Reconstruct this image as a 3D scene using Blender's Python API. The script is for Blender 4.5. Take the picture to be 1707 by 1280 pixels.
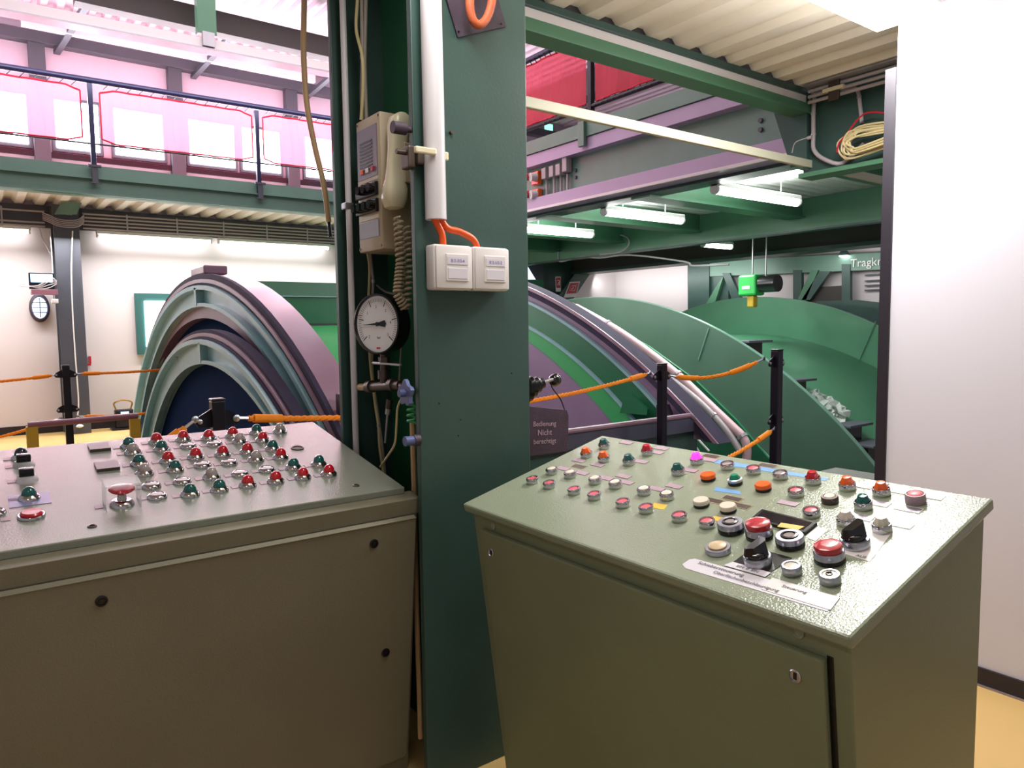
import bpy, bmesh, math, random
from mathutils import Vector, Matrix
random.seed(4)
PI = math.pi
C = bpy.context.scene.collection
S = bpy.context.scene
for o in list(bpy.data.objects): bpy.data.objects.remove(o)

# ---------------------------------------------------------------- camera, world, lights, exposure
cam = bpy.data.objects.new('camera', bpy.data.cameras.new('camera')); C.objects.link(cam)
cam.data.sensor_width = 36; cam.data.lens = 1210.645/1707*36; cam.data.clip_start = .05; cam.data.clip_end = 200
R3 = Matrix(((0.801705,0.057984,-0.594901),(-0.597579,0.056157,-0.799841),(-0.01297,0.996737,0.079672)))
cam.matrix_world = Matrix.Translation((0,0,1.48)) @ R3.to_4x4()
S.camera = cam
S.view_settings.view_transform = 'Standard'; S.view_settings.look = 'None'
S.view_settings.gamma = 1; S.view_settings.use_curve_mapping = False
S.view_settings.exposure = 0.15
w = bpy.data.worlds.new('world'); S.world = w; w.use_nodes = True
bg = w.node_tree.nodes['Background']; bg.inputs[0].default_value = (.86,.80,.86,1); bg.inputs[1].default_value = .31

def area(name, loc, rot, sx, sy, power, col=(1,1,1), spread=PI):
    l = bpy.data.lights.new(name, 'AREA'); l.shape = 'RECTANGLE'; l.size = sx; l.size_y = sy
    l.energy = power; l.color = col; l.spread = spread
    o = bpy.data.objects.new(name, l); C.objects.link(o); o.location = loc; o.rotation_euler = rot
    return o
area('booth_luminaire_light', (2.78,1.62,2.69), (0,0,0), .8, .26, 42, (1,.98,.94))
area('booth_ceiling_fill', (2.2,1.2,2.45), (PI,0,0), 1.6, 1.2, 15, (1,.96,.9))  # unseen upward fill, added to brighten the booth ceiling
area('console_lid_fill', (1.05,1.35,2.74), (0,0,0), .3, 1.2, 17, (1,.97,.92))  # added fill above the view with no fixture, brightens the console lids
area('gallery_tube_light', (1.6,11.9,2.90), (math.radians(-20),0,0), 9, .12, 290, (1,.985,.95))
area('gallery_window_daylight', (3.0,12.2,4.5), (math.radians(-90),0,0), 9, .7, 300, (.95,.9,1))
area('hall_pink_fill', (2.5,7.5,5.7), (0,0,0), 5, 4, 170, (1,.90,.95))  # unseen pinkish fill standing in for daylight through the banners
area('gallery_wall_fill', (3.0,10.6,4.95), (math.radians(80),0,0), 7, .4, 60, (.97,.92,1))  # added fill without a fixture, aimed at the upper back wall
for y in (4.7,6.35,8.05):
    area('machine_lamp_light', (6.8,y,2.76), (0,0,0), 1.3, .12, 52, (.96,1,.97))
    area('machine_ceiling_fill', (6.8,y,2.91), (PI,0,0), 1.3, .9, 30, (.96,1,.97))  # extra unseen fill over each housing, lifts the corrugated ceiling
area('machine_lamp_light', (9.5,7.33,2.60), (0,0,0), .7, .12, 30, (.96,1,.97))
area('machine_lamp_light', (5.5,2.58,2.5), (0,0,0), .6, .12, 16, (1,1,1))
area('rear_wall_fill', (11.75,10.5,2.5), (0,math.radians(-70),0), .2, 4, 28, (1,1,.97))  # added wash for the far white panel, no lamp modelled here
area('rear_wall_fill', (11.75,6.2,2.5), (0,math.radians(-70),0), .2, 2.5, 9, (1,1,.97))
area('fill_behind_operator', (-.6,-.2,2.7), (0,0,0), .3, 1.3, 8, (1,.95,.86))  # invented fill behind the camera, not a lamp of the room

# ---------------------------------------------------------------- materials
def hexc(h):
    v = [int(h[i:i+2],16)/255 for i in (0,2,4)]
    return tuple((c/12.92 if c <= .04045 else ((c+.055)/1.055)**2.4) for c in v)
MT = {}
def mat(name, col, rough=.5, metal=0, bump=0, bs=60, var=0, vs=4, emit=0, alpha=1, trans=0, coat=0, spec=.5):
    m = bpy.data.materials.new(name); m.use_nodes = True; MT[name] = m
    nt = m.node_tree; p = nt.nodes['Principled BSDF']; N = nt.nodes.new; L = nt.links.new
    c = hexc(col) if isinstance(col,str) else col
    p.inputs['Base Color'].default_value = (*c,1); p.inputs['Roughness'].default_value = rough
    p.inputs['Specular IOR Level'].default_value = spec; p.inputs['Metallic'].default_value = metal; p.inputs['Alpha'].default_value = alpha
    p.inputs['Transmission Weight'].default_value = trans; p.inputs['Coat Weight'].default_value = coat
    if emit:
        p.inputs['Emission Color'].default_value = (*c,1); p.inputs['Emission Strength'].default_value = emit
    if var or bump:
        tc = N('ShaderNodeTexCoord')
    if var:
        n = N('ShaderNodeTexNoise'); n.inputs['Scale'].default_value = vs; n.inputs['Detail'].default_value = 6
        L(tc.outputs['Object'], n.inputs['Vector'])
        r = N('ShaderNodeMapRange'); r.inputs[1].default_value = .3; r.inputs[2].default_value = .7
        r.inputs[3].default_value = 1-var; r.inputs[4].default_value = 1+var
        L(n.outputs['Fac'], r.inputs[0])
        mx = N('ShaderNodeVectorMath'); mx.operation = 'SCALE'; mx.inputs[0].default_value = c
        L(r.outputs[0], mx.inputs['Scale']); L(mx.outputs[0], p.inputs['Base Color'])
        r2 = N('ShaderNodeMapRange'); r2.inputs[3].default_value = max(.02,rough-.06); r2.inputs[4].default_value = min(1,rough+.06)
        L(n.outputs['Fac'], r2.inputs[0]); L(r2.outputs[0], p.inputs['Roughness'])
    if bump:
        n2 = N('ShaderNodeTexNoise'); n2.inputs['Scale'].default_value = bs; n2.inputs['Detail'].default_value = 3
        L(tc.outputs['Object'], n2.inputs['Vector'])
        b = N('ShaderNodeBump'); b.inputs['Strength'].default_value = bump; b.inputs['Distance'].default_value = .002
        L(n2.outputs['Fac'], b.inputs['Height']); L(b.outputs[0], p.inputs['Normal'])
    return m
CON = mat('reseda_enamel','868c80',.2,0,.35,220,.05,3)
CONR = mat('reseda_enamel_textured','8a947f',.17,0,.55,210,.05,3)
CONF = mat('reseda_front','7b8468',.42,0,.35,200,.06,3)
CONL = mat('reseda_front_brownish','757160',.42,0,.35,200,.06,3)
GRD = mat('dark_green_paint','304b46',.42,0,.15,90,.08,5)
GRW = mat('column_green_paint','1f5a3a',.38,0,.15,90,.08,5)
GRM = mat('mid_green_paint','658779',.45,0,.1,80,.06,3)
GRB = mat('beam_green_paint','4a7a5e',.4,0,.1,80,.06,3)
GRL = mat('disc_green_paint','458060',.36,0,.1,60,.07,2)
GRV = mat('vivid_green_paint','44a562',.35,0,.1,60,.05,2)
GRK = mat('deep_green_paint','1f6b45',.4,0,.1,60,.06,2)
TEAL = mat('pale_teal_paint','8ab2b6',.3,0,.15,60,.10,4)
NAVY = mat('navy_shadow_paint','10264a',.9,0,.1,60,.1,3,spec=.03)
MAUV = mat('mauve_grey_paint','8c7590',.4,0,.1,60,.06,2)
PINKR = mat('rubber_pink_rim','8d6f80',.38,0,.3,80,.12,4)
RIM = mat('dark_rim_rubber','3a3448',.8,0,.3,80,.2,6,spec=.15)
WALL = mat('white_plaster','d6cccf',.9,0,.05,40,.02,1)
WALLR = mat('partition_paint','c9c6d2',.8,0,.05,40,.02,1)
WALLG = mat('pink_lit_gallery_wall','cbbccb',.9,0,.05,40,.03,1)  # pinkish tint of the banner light is put into the wall colour
BASE = mat('black_baseboard','1b1420',.5)
FLO = mat('ochre_lino','c3a368',.45,0,.05,40,.05,2)
PIT = mat('pit_concrete','6a6a66',.8,0,.2,20,.1,2)
CEIL = mat('cream_corrugated_steel','d9d2c6',.5,0,.05,40,.03,2)
ROOF = mat('lilac_lit_corrugated_steel','c9b0bd',.5,0,.05,40,.05,2)  # purplish light on the roof sheets is mixed into their colour
CRM = mat('white_corrugated_steel','d8dcd4',.5,0,.05,40,.03,2)
STRD = mat('slate_green_steel','4a4c56',.5,0,.1,40,.08,3)
BRN = mat('dark_roof_girder','3c3634',.6,0,.1,40,.1,3)
GALV = mat('galvanised_steel','a8a6ac',.4,.6,.1,60,.1,6)
GREYP = mat('grey_conduit_plastic','a9a0a4',.5,0,.05,60,.05,6)
WHT = mat('white_plastic','d9d4d4',.35)
PIPEW = mat('white_pvc_pipe','cfcbd0',.4,0,.05,60,.03,6)
CREAM = mat('cream_plastic','d8d0b4',.3)
CREAMB = mat('beige_housing','b5a78e',.45,0,.1,90,.04,4)
ORG = mat('orange_hose','e8571c',.4)
ROPE = mat('orange_rope','ee8a14',.8,0,.3,300,.08,40)
RAILB = mat('navy_railing','1c1f40',.35,.2)
POST = mat('black_post','17141f',.35,.3)
BLK = mat('black_plastic','120f14',.25)
BLKM = mat('black_bakelite','0d0b10',.1,0,0,0,0,0,coat=.5)
CHR = mat('chrome','c8c8cc',.13,1)
ALU = mat('satin_aluminium','b9bbc6',.3,1)
RED = mat('red_lens','c01326',.12,coat=.6)
TEA = mat('teal_lens','0c5a56',.12,coat=.6)
GRY = mat('clear_lens','a49a98',.12,coat=.6)
ORL = mat('orange_lens','f0641c',.2,coat=.4)
WHL = mat('white_lens','d6cfbf',.25,coat=.3)
LIT = mat('lit_pink_lens','ff2a8a',.2,emit=3)
NVY = mat('navy_lens','1c2036',.12,coat=.6)
REDP = mat('red_button','b91f30',.25,coat=.5)
PINKP = mat('faded_red_button','d0606a',.4)
GRNB = mat('green_button','138a6a',.2,coat=.4)
BEI = mat('beige_button','c4ac86',.4)
MAUP = mat('mauve_label_plate','a78f9c',.35)
DKP = mat('dark_label_plate','4a4038',.3)
SILP = mat('silver_label_plate','9b94a0',.25,.6)
PURP = mat('lilac_plate','8f8fbd',.3)
TAPE = mat('white_tape','cfcad4',.45)
BLUT = mat('blue_tape','5b8fc8',.6)
YEL = mat('yellow_sticker','e8b43a',.5)
INK = mat('print_ink','5a5560',.7)
INKB = mat('blue_ink','7a74c0',.7)
SCR = mat('display_glass','2a2026',.08)
BRS = mat('brass','9a7a40',.3,1)
PINKPIPE = mat('pinkish_conduit','caa9ae',.45)
YELP = mat('yellow_paint','c4a02c',.5,0,.1,80,.1,6)
MARO = mat('maroon_paint','8a5a6a',.45)
BRONZE = mat('old_bronze','5d524c',.45,.7,.2,80,.15,10)
BLUV = mat('blue_valve_wheel','56618f',.35)
SIGNP = mat('dark_sign_plate','3a2c3c',.55,0,.5,120,.25,12)
FAC = mat('gauge_face','e2e0e2',.4)
LAMP = mat('fluorescent_tube',(1,1,.97),.4,emit=12)
LAMPB = mat('luminaire_body','dcdcdc',.5)
WIN = mat('daylight_pane',(.93,.93,1),.4,emit=20)
WINB = mat('bluish_daylight_pane',(.62,.78,1),.4,emit=1.6)
EXITG = mat('exit_sign_green',(.2,.9,.5),.4,emit=2.5)
SCN = mat('small_screen_glow',(.45,.7,1),.3,emit=1.2)
SIGNR = mat('fire_sign_red','b51f35',.4)
HGRN = mat('hoist_green','22b04a',.35)
GRUB = mat('yellowed_cable','c9b98a',.5)
CABG = mat('grey_cable','8d857c',.5)
PHM = mat('intercom_grey','6f6272',.4)
SGT = mat('sign_letter_paint','74667a',.6)
HOSE = mat('tan_hose','b99a72',.5,0,.3,80,.1,8)
PLA = mat('plastic_sheet','c9cfca',.12,0,.6,30,.1,10,alpha=.75)
RLOOP = mat('terracotta_rubber','b85a34',.6,0,.5,150,.2,20)
CLR = mat('clear_acrylic','dfe4e4',.08,alpha=.35)
def banner():
    m = bpy.data.materials.new('red_banner_cloth'); m.use_nodes = True; nt = m.node_tree; nt.nodes.clear()
    N = nt.nodes.new; L = nt.links.new
    d = N('ShaderNodeBsdfDiffuse'); d.inputs[0].default_value = (.92,.17,.22,1)
    t = N('ShaderNodeBsdfTranslucent'); t.inputs[0].default_value = (1,.42,.48,1)
    q = N('ShaderNodeBsdfTransparent'); q.inputs[0].default_value = (1,.60,.70,1)
    a = N('ShaderNodeMixShader'); a.inputs[0].default_value = .5; b = N('ShaderNodeMixShader'); b.inputs[0].default_value = .5
    o = N('ShaderNodeOutputMaterial')
    L(d.outputs[0],a.inputs[1]); L(t.outputs[0],a.inputs[2]); L(a.outputs[0],b.inputs[1]); L(q.outputs[0],b.inputs[2]); L(b.outputs[0],o.inputs[0])
    return m
BAN = banner()
HEM = mat('banner_hem','c41230',.7)

# ---------------------------------------------------------------- builders
W = {}
class B:
    def __init__(s): s.bm = bmesh.new()
    def face_grid(s, rings, closed=True, caps=True):
        vs = [[s.bm.verts.new(p) for p in r] for r in rings]
        n = len(rings[0])
        for a, b in zip(vs, vs[1:]):
            for i in range(n if closed else n-1):
                j = (i+1) % n
                try: s.bm.faces.new((a[i],a[j],b[j],b[i]))
                except ValueError: pass
        if caps and closed:
            s.bm.faces.new(list(reversed(vs[0]))); s.bm.faces.new(vs[-1])
        return s
    def box(s, x0,x1,y0,y1,z0,z1, bev=0, seg=2):
        pr = [(x0,y0),(x1,y0),(x1,y1),(x0,y1)]
        n0 = len(s.bm.faces)
        b = bmesh.new() if bev else s.bm
        v = [b.verts.new((x,y,z)) for z in (z0,z1) for x,y in pr]
        for f in ((3,2,1,0),(4,5,6,7),(0,1,5,4),(1,2,6,5),(2,3,7,6),(3,0,4,7)): b.faces.new([v[i] for i in f])
        if bev:
            bmesh.ops.bevel(b, geom=list(b.edges), offset=bev, segments=seg, affect='EDGES', profile=.5)
            s.merge(b)
        return s
    def merge(s, b, mtx=None):
        if mtx is not None: b.transform(mtx)
        mp = {v: s.bm.verts.new(v.co) for v in b.verts}
        for f in b.faces:
            try: s.bm.faces.new([mp[v] for v in f.verts])
            except ValueError: pass
        b.free(); return s
    def add(s, other, mtx=None): return s.merge(other.bm, mtx)
    def prism(s, pts, d, bev=0):            # polygon of 3D points extruded by vector d
        d = Vector(d); b = bmesh.new() if bev else s.bm
        a = [b.verts.new(p) for p in pts]; c = [b.verts.new(Vector(p)+d) for p in pts]; n = len(pts)
        b.faces.new(a[::-1]); b.faces.new(c)
        for i in range(n): b.faces.new((a[i],a[(i+1)%n],c[(i+1)%n],c[i]))
        if bev:
            bmesh.ops.recalc_face_normals(b, faces=b.faces)
            bmesh.ops.bevel(b, geom=list(b.edges), offset=bev, segments=2, affect='EDGES', profile=.5); s.merge(b)
        return s
    def lathe(s, prof, n=20, mtx=None):     # prof: (r, z)
        rings = []
        for r, z in prof:
            rings.append([Vector((max(r,1e-5)*math.cos(2*PI*i/n), max(r,1e-5)*math.sin(2*PI*i/n), z)) for i in range(n)])
        if mtx is not None: rings = [[mtx @ p for p in r] for r in rings]
        return s.face_grid(rings)
    def tube(s, pts, r, n=8, r2=None):
        pts = [Vector(p) for p in pts]; rings = []; up = None
        for i, p in enumerate(pts):
            t = (pts[min(i+1,len(pts)-1)]-pts[max(i-1,0)]).normalized()
            if up is None:
                up = Vector((0,0,1)) if abs(t.z) < .9 else Vector((1,0,0))
            x = up.cross(t).normalized(); up = t.cross(x).normalized()
            rr = r if r2 is None else r+(r2-r)*i/(len(pts)-1)
            rings.append([p+x*math.cos(2*PI*k/n)*rr+up*math.sin(2*PI*k/n)*rr for k in range(n)])
        return s.face_grid(rings)
    def cyl(s, a, b, r, n=16): return s.tube([a,b], r, n)
    def mesh(s, name, m, smooth=False, off=(0,0,0)):
        bmesh.ops.recalc_face_normals(s.bm, faces=s.bm.faces)
        s.bm.transform(Matrix.Translation(-Vector(off)))
        me = bpy.data.meshes.new(name); s.bm.to_mesh(me); s.bm.free(); me.materials.append(m)
        if smooth:
            me.polygons.foreach_set('use_smooth', [True]*len(me.polygons))
            if hasattr(me,'set_sharp_from_angle'): me.set_sharp_from_angle(angle=math.radians(40))
        return me
def tag(o, label=None, cat=None, group=None, kind=None):
    if label: o['label'] = label
    if cat: o['category'] = cat
    if group: o['group'] = group
    if kind: o['kind'] = kind
    return o
def thing(name, label, cat, loc=(0,0,0), group=None):
    o = bpy.data.objects.new(name, None); C.objects.link(o); o.location = loc; o.empty_display_size = .1
    W[o] = Vector(loc); return tag(o, label, cat, group)
def obj(name, b, m, parent=None, smooth=False, label=None):      # a part (parent given)
    off = W[parent]
    o = bpy.data.objects.new(name, b.mesh(name, m, smooth, off)); C.objects.link(o)
    o.parent = parent; W[o] = off
    if label: o['label'] = label
    return o
def solo(name, b, m, label=None, cat=None, group=None, kind=None, smooth=False):   # a thing or piece of setting of one mesh
    xs = [v.co for v in b.bm.verts]
    lo = [min(v[i] for v in xs) for i in range(3)]; hi = [max(v[i] for v in xs) for i in range(3)]
    loc = ((lo[0]+hi[0])/2,(lo[1]+hi[1])/2,lo[2])
    o = bpy.data.objects.new(name, b.mesh(name, m, smooth, loc)); C.objects.link(o); o.location = loc
    W[o] = Vector(loc)
    return tag(o, label, cat, group, kind)
def struct(name, b, m, smooth=False): return solo(name, b, m, kind='structure', smooth=smooth)
def inst(o, parent, mtx, name=None):      # copy of a part and its sub-parts, placed relative to the parent
    c = o.copy(); C.objects.link(c); c.parent = parent; c.matrix_local = mtx; W[c] = W[parent]
    for ch in o.children:
        d = ch.copy(); C.objects.link(d); d.parent = c
    return c
def lerp(a,b,t): return Vector(a)+(Vector(b)-Vector(a))*t
def smoothpath(pts, k=6):                  # Catmull-Rom
    P = [Vector(p) for p in pts]; P = [P[0]*2-P[1]]+P+[P[-1]*2-P[-2]]; out = []
    for i in range(1,len(P)-2):
        for j in range(k):
            t = j/k; a,b,c,d = P[i-1:i+3]
            out.append(.5*((2*b)+(c-a)*t+(2*a-5*b+4*c-d)*t*t+(3*b-a-3*c+d)*t**3))
    out.append(P[-2]); return out
def text(name, body, size, mtx, m, parent, depth=.0004, label=None, sx=1):
    cu = bpy.data.curves.new(name,'FONT'); cu.body = body; cu.size = size; cu.extrude = depth; cu.align_x = 'CENTER'; cu.align_y = 'CENTER'
    t = bpy.data.objects.new('t', cu); C.objects.link(t)
    dg = bpy.context.evaluated_depsgraph_get(); me = bpy.data.meshes.new_from_object(t.evaluated_get(dg))
    bpy.data.objects.remove(t); me.transform(Matrix.Diagonal((sx,1,1,1))); me.transform(mtx); me.transform(Matrix.Translation(-W[parent]))
    me.materials.clear(); me.materials.append(m)
    o = bpy.data.objects.new(name, me); C.objects.link(o); o.parent = parent; W[o] = W[parent]
    if label: o['label'] = label
    return o
def frame(o, x, y):                        # matrix from origin, x-axis, y-axis
    x = Vector(x).normalized(); z = x.cross(Vector(y)).normalized(); y = z.cross(x)
    return Matrix(((x.x,y.x,z.x,o[0]),(x.y,y.y,z.y,o[1]),(x.z,y.z,z.z,o[2]),(0,0,0,1)))
def corrugated(x0,x1,y0,y1,z,pitch,h,along,th=.004):      # ribs run along 'Y' or 'X'
    b = B(); lo,hi = (x0,x1) if along=='Y' else (y0,y1); n = int((hi-lo)/pitch); prof = []
    for i in range(n):
        a = lo+i*pitch
        prof += [(a,z+h),(a+pitch*.3,z+h),(a+pitch*.45,z),(a+pitch*.85,z)]
    prof.append((lo+n*pitch,z+h))
    e0,e1 = (y0,y1) if along=='Y' else (x0,x1)
    for (p,q),(r,t) in zip(prof,prof[1:]):
        if along=='Y': b.prism([(p,e0,q),(r,e0,t),(r,e0,t+th),(p,e0,q+th)],(0,e1-e0,0))
        else: b.prism([(e0,p,q),(e0,r,t),(e0,r,t+th),(e0,p,q+th)],(e1-e0,0,0))
    return b
def ibeam(b, axis, a0, a1, c, z0, z1, fw=.2, tf=.02, tw=.012):   # I-section running along axis, centre c
    def bx(p0,p1,q0,q1):
        if axis=='X': b.box(a0,a1,p0,p1,q0,q1)
        else: b.box(p0,p1,a0,a1,q0,q1)
    bx(c-fw/2,c+fw/2,z0,z0+tf); bx(c-fw/2,c+fw/2,z1-tf,z1); bx(c-tw/2,c+tw/2,z0+tf,z1-tf)
    return b

# ================================================================= SETTING
struct('floor', B().box(-4,4.2,-3,3.3,-.12,0), FLO)
struct('floor', B().box(-4,16,10.9,12.6,-.12,0), FLO)
struct('floor', B().box(-4,.95,3.3,10.9,-.12,0), FLO)
struct('floor', B().box(4.2,7.0,-3,3.9,-.12,0), PIT)
struct('floor', B().box(-4,16,-3,12.6,-3.5,-3.38), PIT)
struct('trim_1', B().box(-4,16,10.75,10.9,-.15,.03,.01), PINKPIPE)
struct('wall_back', B().box(-4,16,12.6,12.8,-.12,3.3), WALL)
struct('wall_back', B().box(-4,16,12.6,12.8,3.3,6.1), WALLG)
struct('baseboard_back', B().box(-4,16,12.585,12.6,0,.13), BASE)
pw = struct('wall_right', B().box(3.215,3.28,-3,1.56,0,2.92), WALLR)
struct('trim_2', B().box(3.205,3.29,1.56,1.605,0,2.55), BASE)
struct('baseboard_right', B().box(3.203,3.215,-3,1.56,.004,.075), BASE)
struct('trim_3', B().box(3.197,3.215,-3,1.56,0,.008), SILP)
# booth ceiling
struct('ceiling', corrugated(-2.5,3.9,-3,2.40,2.80,.20,.03,'Y'), CEIL)
# hall roof
struct('ceiling', corrugated(-4,16,3.0,12.9,5.9,.19,.05,'Y'), ROOF)
# under the gallery
struct('ceiling', corrugated(-4,5.6,11.12,12.6,3.30,.25,.06,'Y'), CEIL)
# machine room ceiling
struct('ceiling', corrugated(5.85,12.6,-1,12.55,3.10,.16,.03,'X'), CRM)
struct('wall_far', B().box(15.6,15.8,-3,12.6,-.12,5.9), WALL)

# ================================================================= MAIN COLUMN (H section)
col = thing('steel_column','dark green H-section steel column standing between the two consoles','column',(1.30,2.25,0))
obj('flange', B().box(1.095,1.525,1.95,1.975,0,5.88,.003), GRD, col)
obj('flange', B().box(1.095,1.525,2.53,2.555,0,5.88,.003), GRD, col)
obj('web', B().box(1.298,1.316,1.975,2.53,0,5.88), GRW, col)
for p in ((1.227,1.948,2.077),(1.243,1.948,1.183),(1.233,1.948,1.133),(1.164,1.948,1.242),(1.448,1.948,1.322)):
    big = p[2] > 2
    obj('bolt', B().cyl((p[0],1.951,p[2]),(p[0],1.94 if big else 1.947,p[2]),.006 if big else .002,10), BRONZE if big else BLK, col)

# ================================================================= CONSOLES
TR = math.tan(math.radians(14.5)); TL = math.tan(math.radians(10.5))
def zR(x): return .95+(x-1.158)*TR
def zL(y): return .975+(y-2.0255)*TL
rc = thing('control_console','green right-hand control console with orange and white buttons beside the white partition','console',(1.45,1.2,0))
# right body: trapezoid section, front leans in towards the floor
def rbody(y0,y1,bx=1.725):
    fx = lambda z: 1.18+(.93-z)*.125
    return [(fx(0),y0,0),(bx,y0,0),(bx,y0,zR(bx)-.03),(1.18,y0,zR(1.18)-.03)]
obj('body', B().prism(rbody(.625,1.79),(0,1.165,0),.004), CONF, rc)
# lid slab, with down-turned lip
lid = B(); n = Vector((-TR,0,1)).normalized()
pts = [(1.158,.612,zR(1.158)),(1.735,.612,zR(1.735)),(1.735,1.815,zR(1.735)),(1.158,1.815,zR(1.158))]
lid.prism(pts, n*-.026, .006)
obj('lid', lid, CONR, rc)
# door leaning with the front
def rf(z): return 1.18+(.93-z)*.125
door = B()
dp = [(rf(.888)-.002,.667,.888),(rf(.05)-.002,.667,.05),(rf(.05)-.002,1.738,.05),(rf(.888)-.002,1.738,.888)]
door.prism(dp,(-.016,0,-.002),.004)
dr = obj('door', door, CONF, rc)
gap = B(); gap.prism([(rf(.892)-.0005,.656,.892),(rf(.05)-.0005,.656,.05),(rf(.05)-.0005,.668,.05),(rf(.892)-.0005,.668,.892)],(-.001,0,0))
obj('door_gasket', gap, BLK, rc)
for p,s in (((rf(.827),1.690,.827),1),((rf(.836),.722,.836),1)):
    lm = Matrix.Translation((p[0]-.0175,p[1],p[2]))@Matrix.Rotation(-PI/2,4,'Y'); b = B().lathe([(.0125,0),(.0125,.003),(.0105,.0045),(.0095,.002),(0,.002)],20,lm); lk = obj('lock', b, ALU, dr, True); obj('key_slot', B().merge(B().box(-.0065,.0065,-.0035,.0035,.002,.0026).bm,lm), BLK, dr)
for p in ((rf(.905),1.69,.905),(rf(.917),.722,.917)):
    b = B(); b.lathe([(.012,0),(.012,.002),(.009,.003),(.008,.001)],18,Matrix.Translation((p[0]-.001,p[1],p[2]))@Matrix.Rotation(-PI/2,4,'Y'))
    obj('screw', b, CONR, rc)

lc = thing('control_console','green left-hand control console with rows of red and teal dome lamps','console',(.35,2.35,0))
def lf(z): return 1.985+(.93-z)*.12
LX0 = -.62; YB = 2.80
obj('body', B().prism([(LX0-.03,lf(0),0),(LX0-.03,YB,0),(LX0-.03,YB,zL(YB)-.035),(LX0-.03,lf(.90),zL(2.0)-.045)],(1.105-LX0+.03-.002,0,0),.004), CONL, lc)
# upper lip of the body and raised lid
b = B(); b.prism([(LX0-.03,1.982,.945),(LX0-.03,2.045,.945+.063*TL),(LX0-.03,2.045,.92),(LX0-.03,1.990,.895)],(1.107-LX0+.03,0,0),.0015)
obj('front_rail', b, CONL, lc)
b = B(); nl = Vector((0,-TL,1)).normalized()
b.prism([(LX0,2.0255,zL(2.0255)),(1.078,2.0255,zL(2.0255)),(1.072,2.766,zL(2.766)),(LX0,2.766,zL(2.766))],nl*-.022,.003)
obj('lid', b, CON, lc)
b = B(); b.prism([(LX0-.02,lf(.894)-.004,.894),(1.086,lf(.894)-.004,.894),(1.086,lf(.886)-.02,.886),(LX0-.02,lf(.886)-.02,.886)],(0,.012,-.006))
b.prism([(LX0-.02,lf(.886)-.0165,.886),(1.086,lf(.886)-.0165,.886),(1.086,lf(.06)-.0165,.06),(LX0-.02,lf(.06)-.0165,.06)],(0,.012,.0))
dl = obj('door', b, CONL, lc)
for x,z in ((.2195,.826),(.944,.829),(.994,.458)):
    y = lf(z)-.0165
    m4 = Matrix.Translation((x,y,z))@Matrix.Rotation(PI/2,4,'X')
    b = B().lathe([(.014,0),(.014,.003),(.010,.004),(.009,.001),(.006,.001),(.006,.003),(.0,.003)],18,m4); obj('lock', b, BLK, dl, True)
for x,y in ((.221,2.089),(.9427,2.0933)):
    m4 = Matrix.Translation((x,y,zL(y)))@Vector((0,0,1)).rotation_difference(nl).to_matrix().to_4x4()
    obj('screw', B().lathe([(.011,0),(.011,.002),(.006,.0035),(.0055,.001)],16,m4), BRONZE, lc, True)

# ---- button prototypes: part in the local frame of the panel, with sub-parts
def proto(name, pieces, label=None):
    """pieces: list of (subname, builder, material); first one is the part itself"""
    o = None
    for i,(nm,b,m) in enumerate(pieces):
        me = b.mesh(nm, m, True)
        if i == 0: o = bpy.data.objects.new(nm, me); C.objects.link(o); 
        else:
            c = bpy.data.objects.new(nm, me); C.objects.link(c); c.parent = o
    if label: o['label'] = label
    return o
def lth(prof,n=20): return B().lathe(prof,n)
def ring(r,h,ri,hi): return lth([(r*.97,0),(r,.001),(r,h-.002),(r-.0015,h),(ri+.0005,h),(ri,h-.001),(ri,hi),(0,hi)],24)
def hexcone(r0,r1,z0,h): return lth([(r0,z0),(r0,z0+.003),(r1,z0+h),(0,z0+h+.001)],8)
def dome(r,z0,sq=1.): return lth([(r,z0-.002),(r,z0+.002)]+[(r*math.cos(a*PI/12),z0+.002+sq*r*math.sin(a*PI/12)) for a in range(1,7)],20)
PR_ = {}
def flush(nm,m,lens='button',ri=.0145,r=.0192,h=.0175,up=0):
    return proto('push_button',[('push_button',ring(r,h,ri,h-.005),CHR),(lens,lth([(ri-.001,h-.006),(ri-.001,h-.003+up),(ri-.003,h-.002+up),(0,h-.002+up)]),m)],nm)
PR_['flush_red'] = flush('chrome-ringed flush button with a faded red cap',PINKP)
PR_['flush_white'] = flush('chrome-ringed button with a raised white cap',WHL,up=.004)
PR_['flush_grey'] = flush('chrome-ringed button with a clear grey cap',GRY)
PR_['flush_beige'] = proto('push_button',[('push_button',ring(.019,.016,.014,.011),BRONZE),('cap',lth([(.013,.012),(.013,.016),(.011,.018),(0,.018)]),WHL)],'beige cap in a tarnished ring')
PR_['flush_pink'] = proto('push_button',[('push_button',ring(.021,.022,.017,.017),MAUP),('cap',lth([(.016,.017),(.016,.021),(.013,.023),(0,.023)]),PINKP)],'pinkish cap in a wide mauve ring')
def cone(m,lab): return proto('indicator_lamp',[('indicator_lamp',ring(.0195,.018,.0165,.014),CHR),('lens',hexcone(.0165,.0100,.014,.018),m)],lab)
PR_['cone_orange'] = cone(ORL,'faceted orange lamp'); PR_['cone_teal'] = cone(TEA,'faceted teal lamp'); PR_['cone_red'] = cone(RED,'faceted red lamp')
PR_['cone_lit'] = cone(LIT,'faceted lamp glowing pink'); PR_['cone_white'] = cone(WHL,'faceted milky white lamp')
PR_['teal_black'] = proto('indicator_lamp',[('indicator_lamp',ring(.019,.009,.018,.007),BLK),('collar',lth([(.019,.009),(.019,.015),(.016,.017),(.0155,.015)]),ALU),('lens',hexcone(.0145,.0085,.013,.014),GRNB)],'faceted green lamp on a black base')
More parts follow.
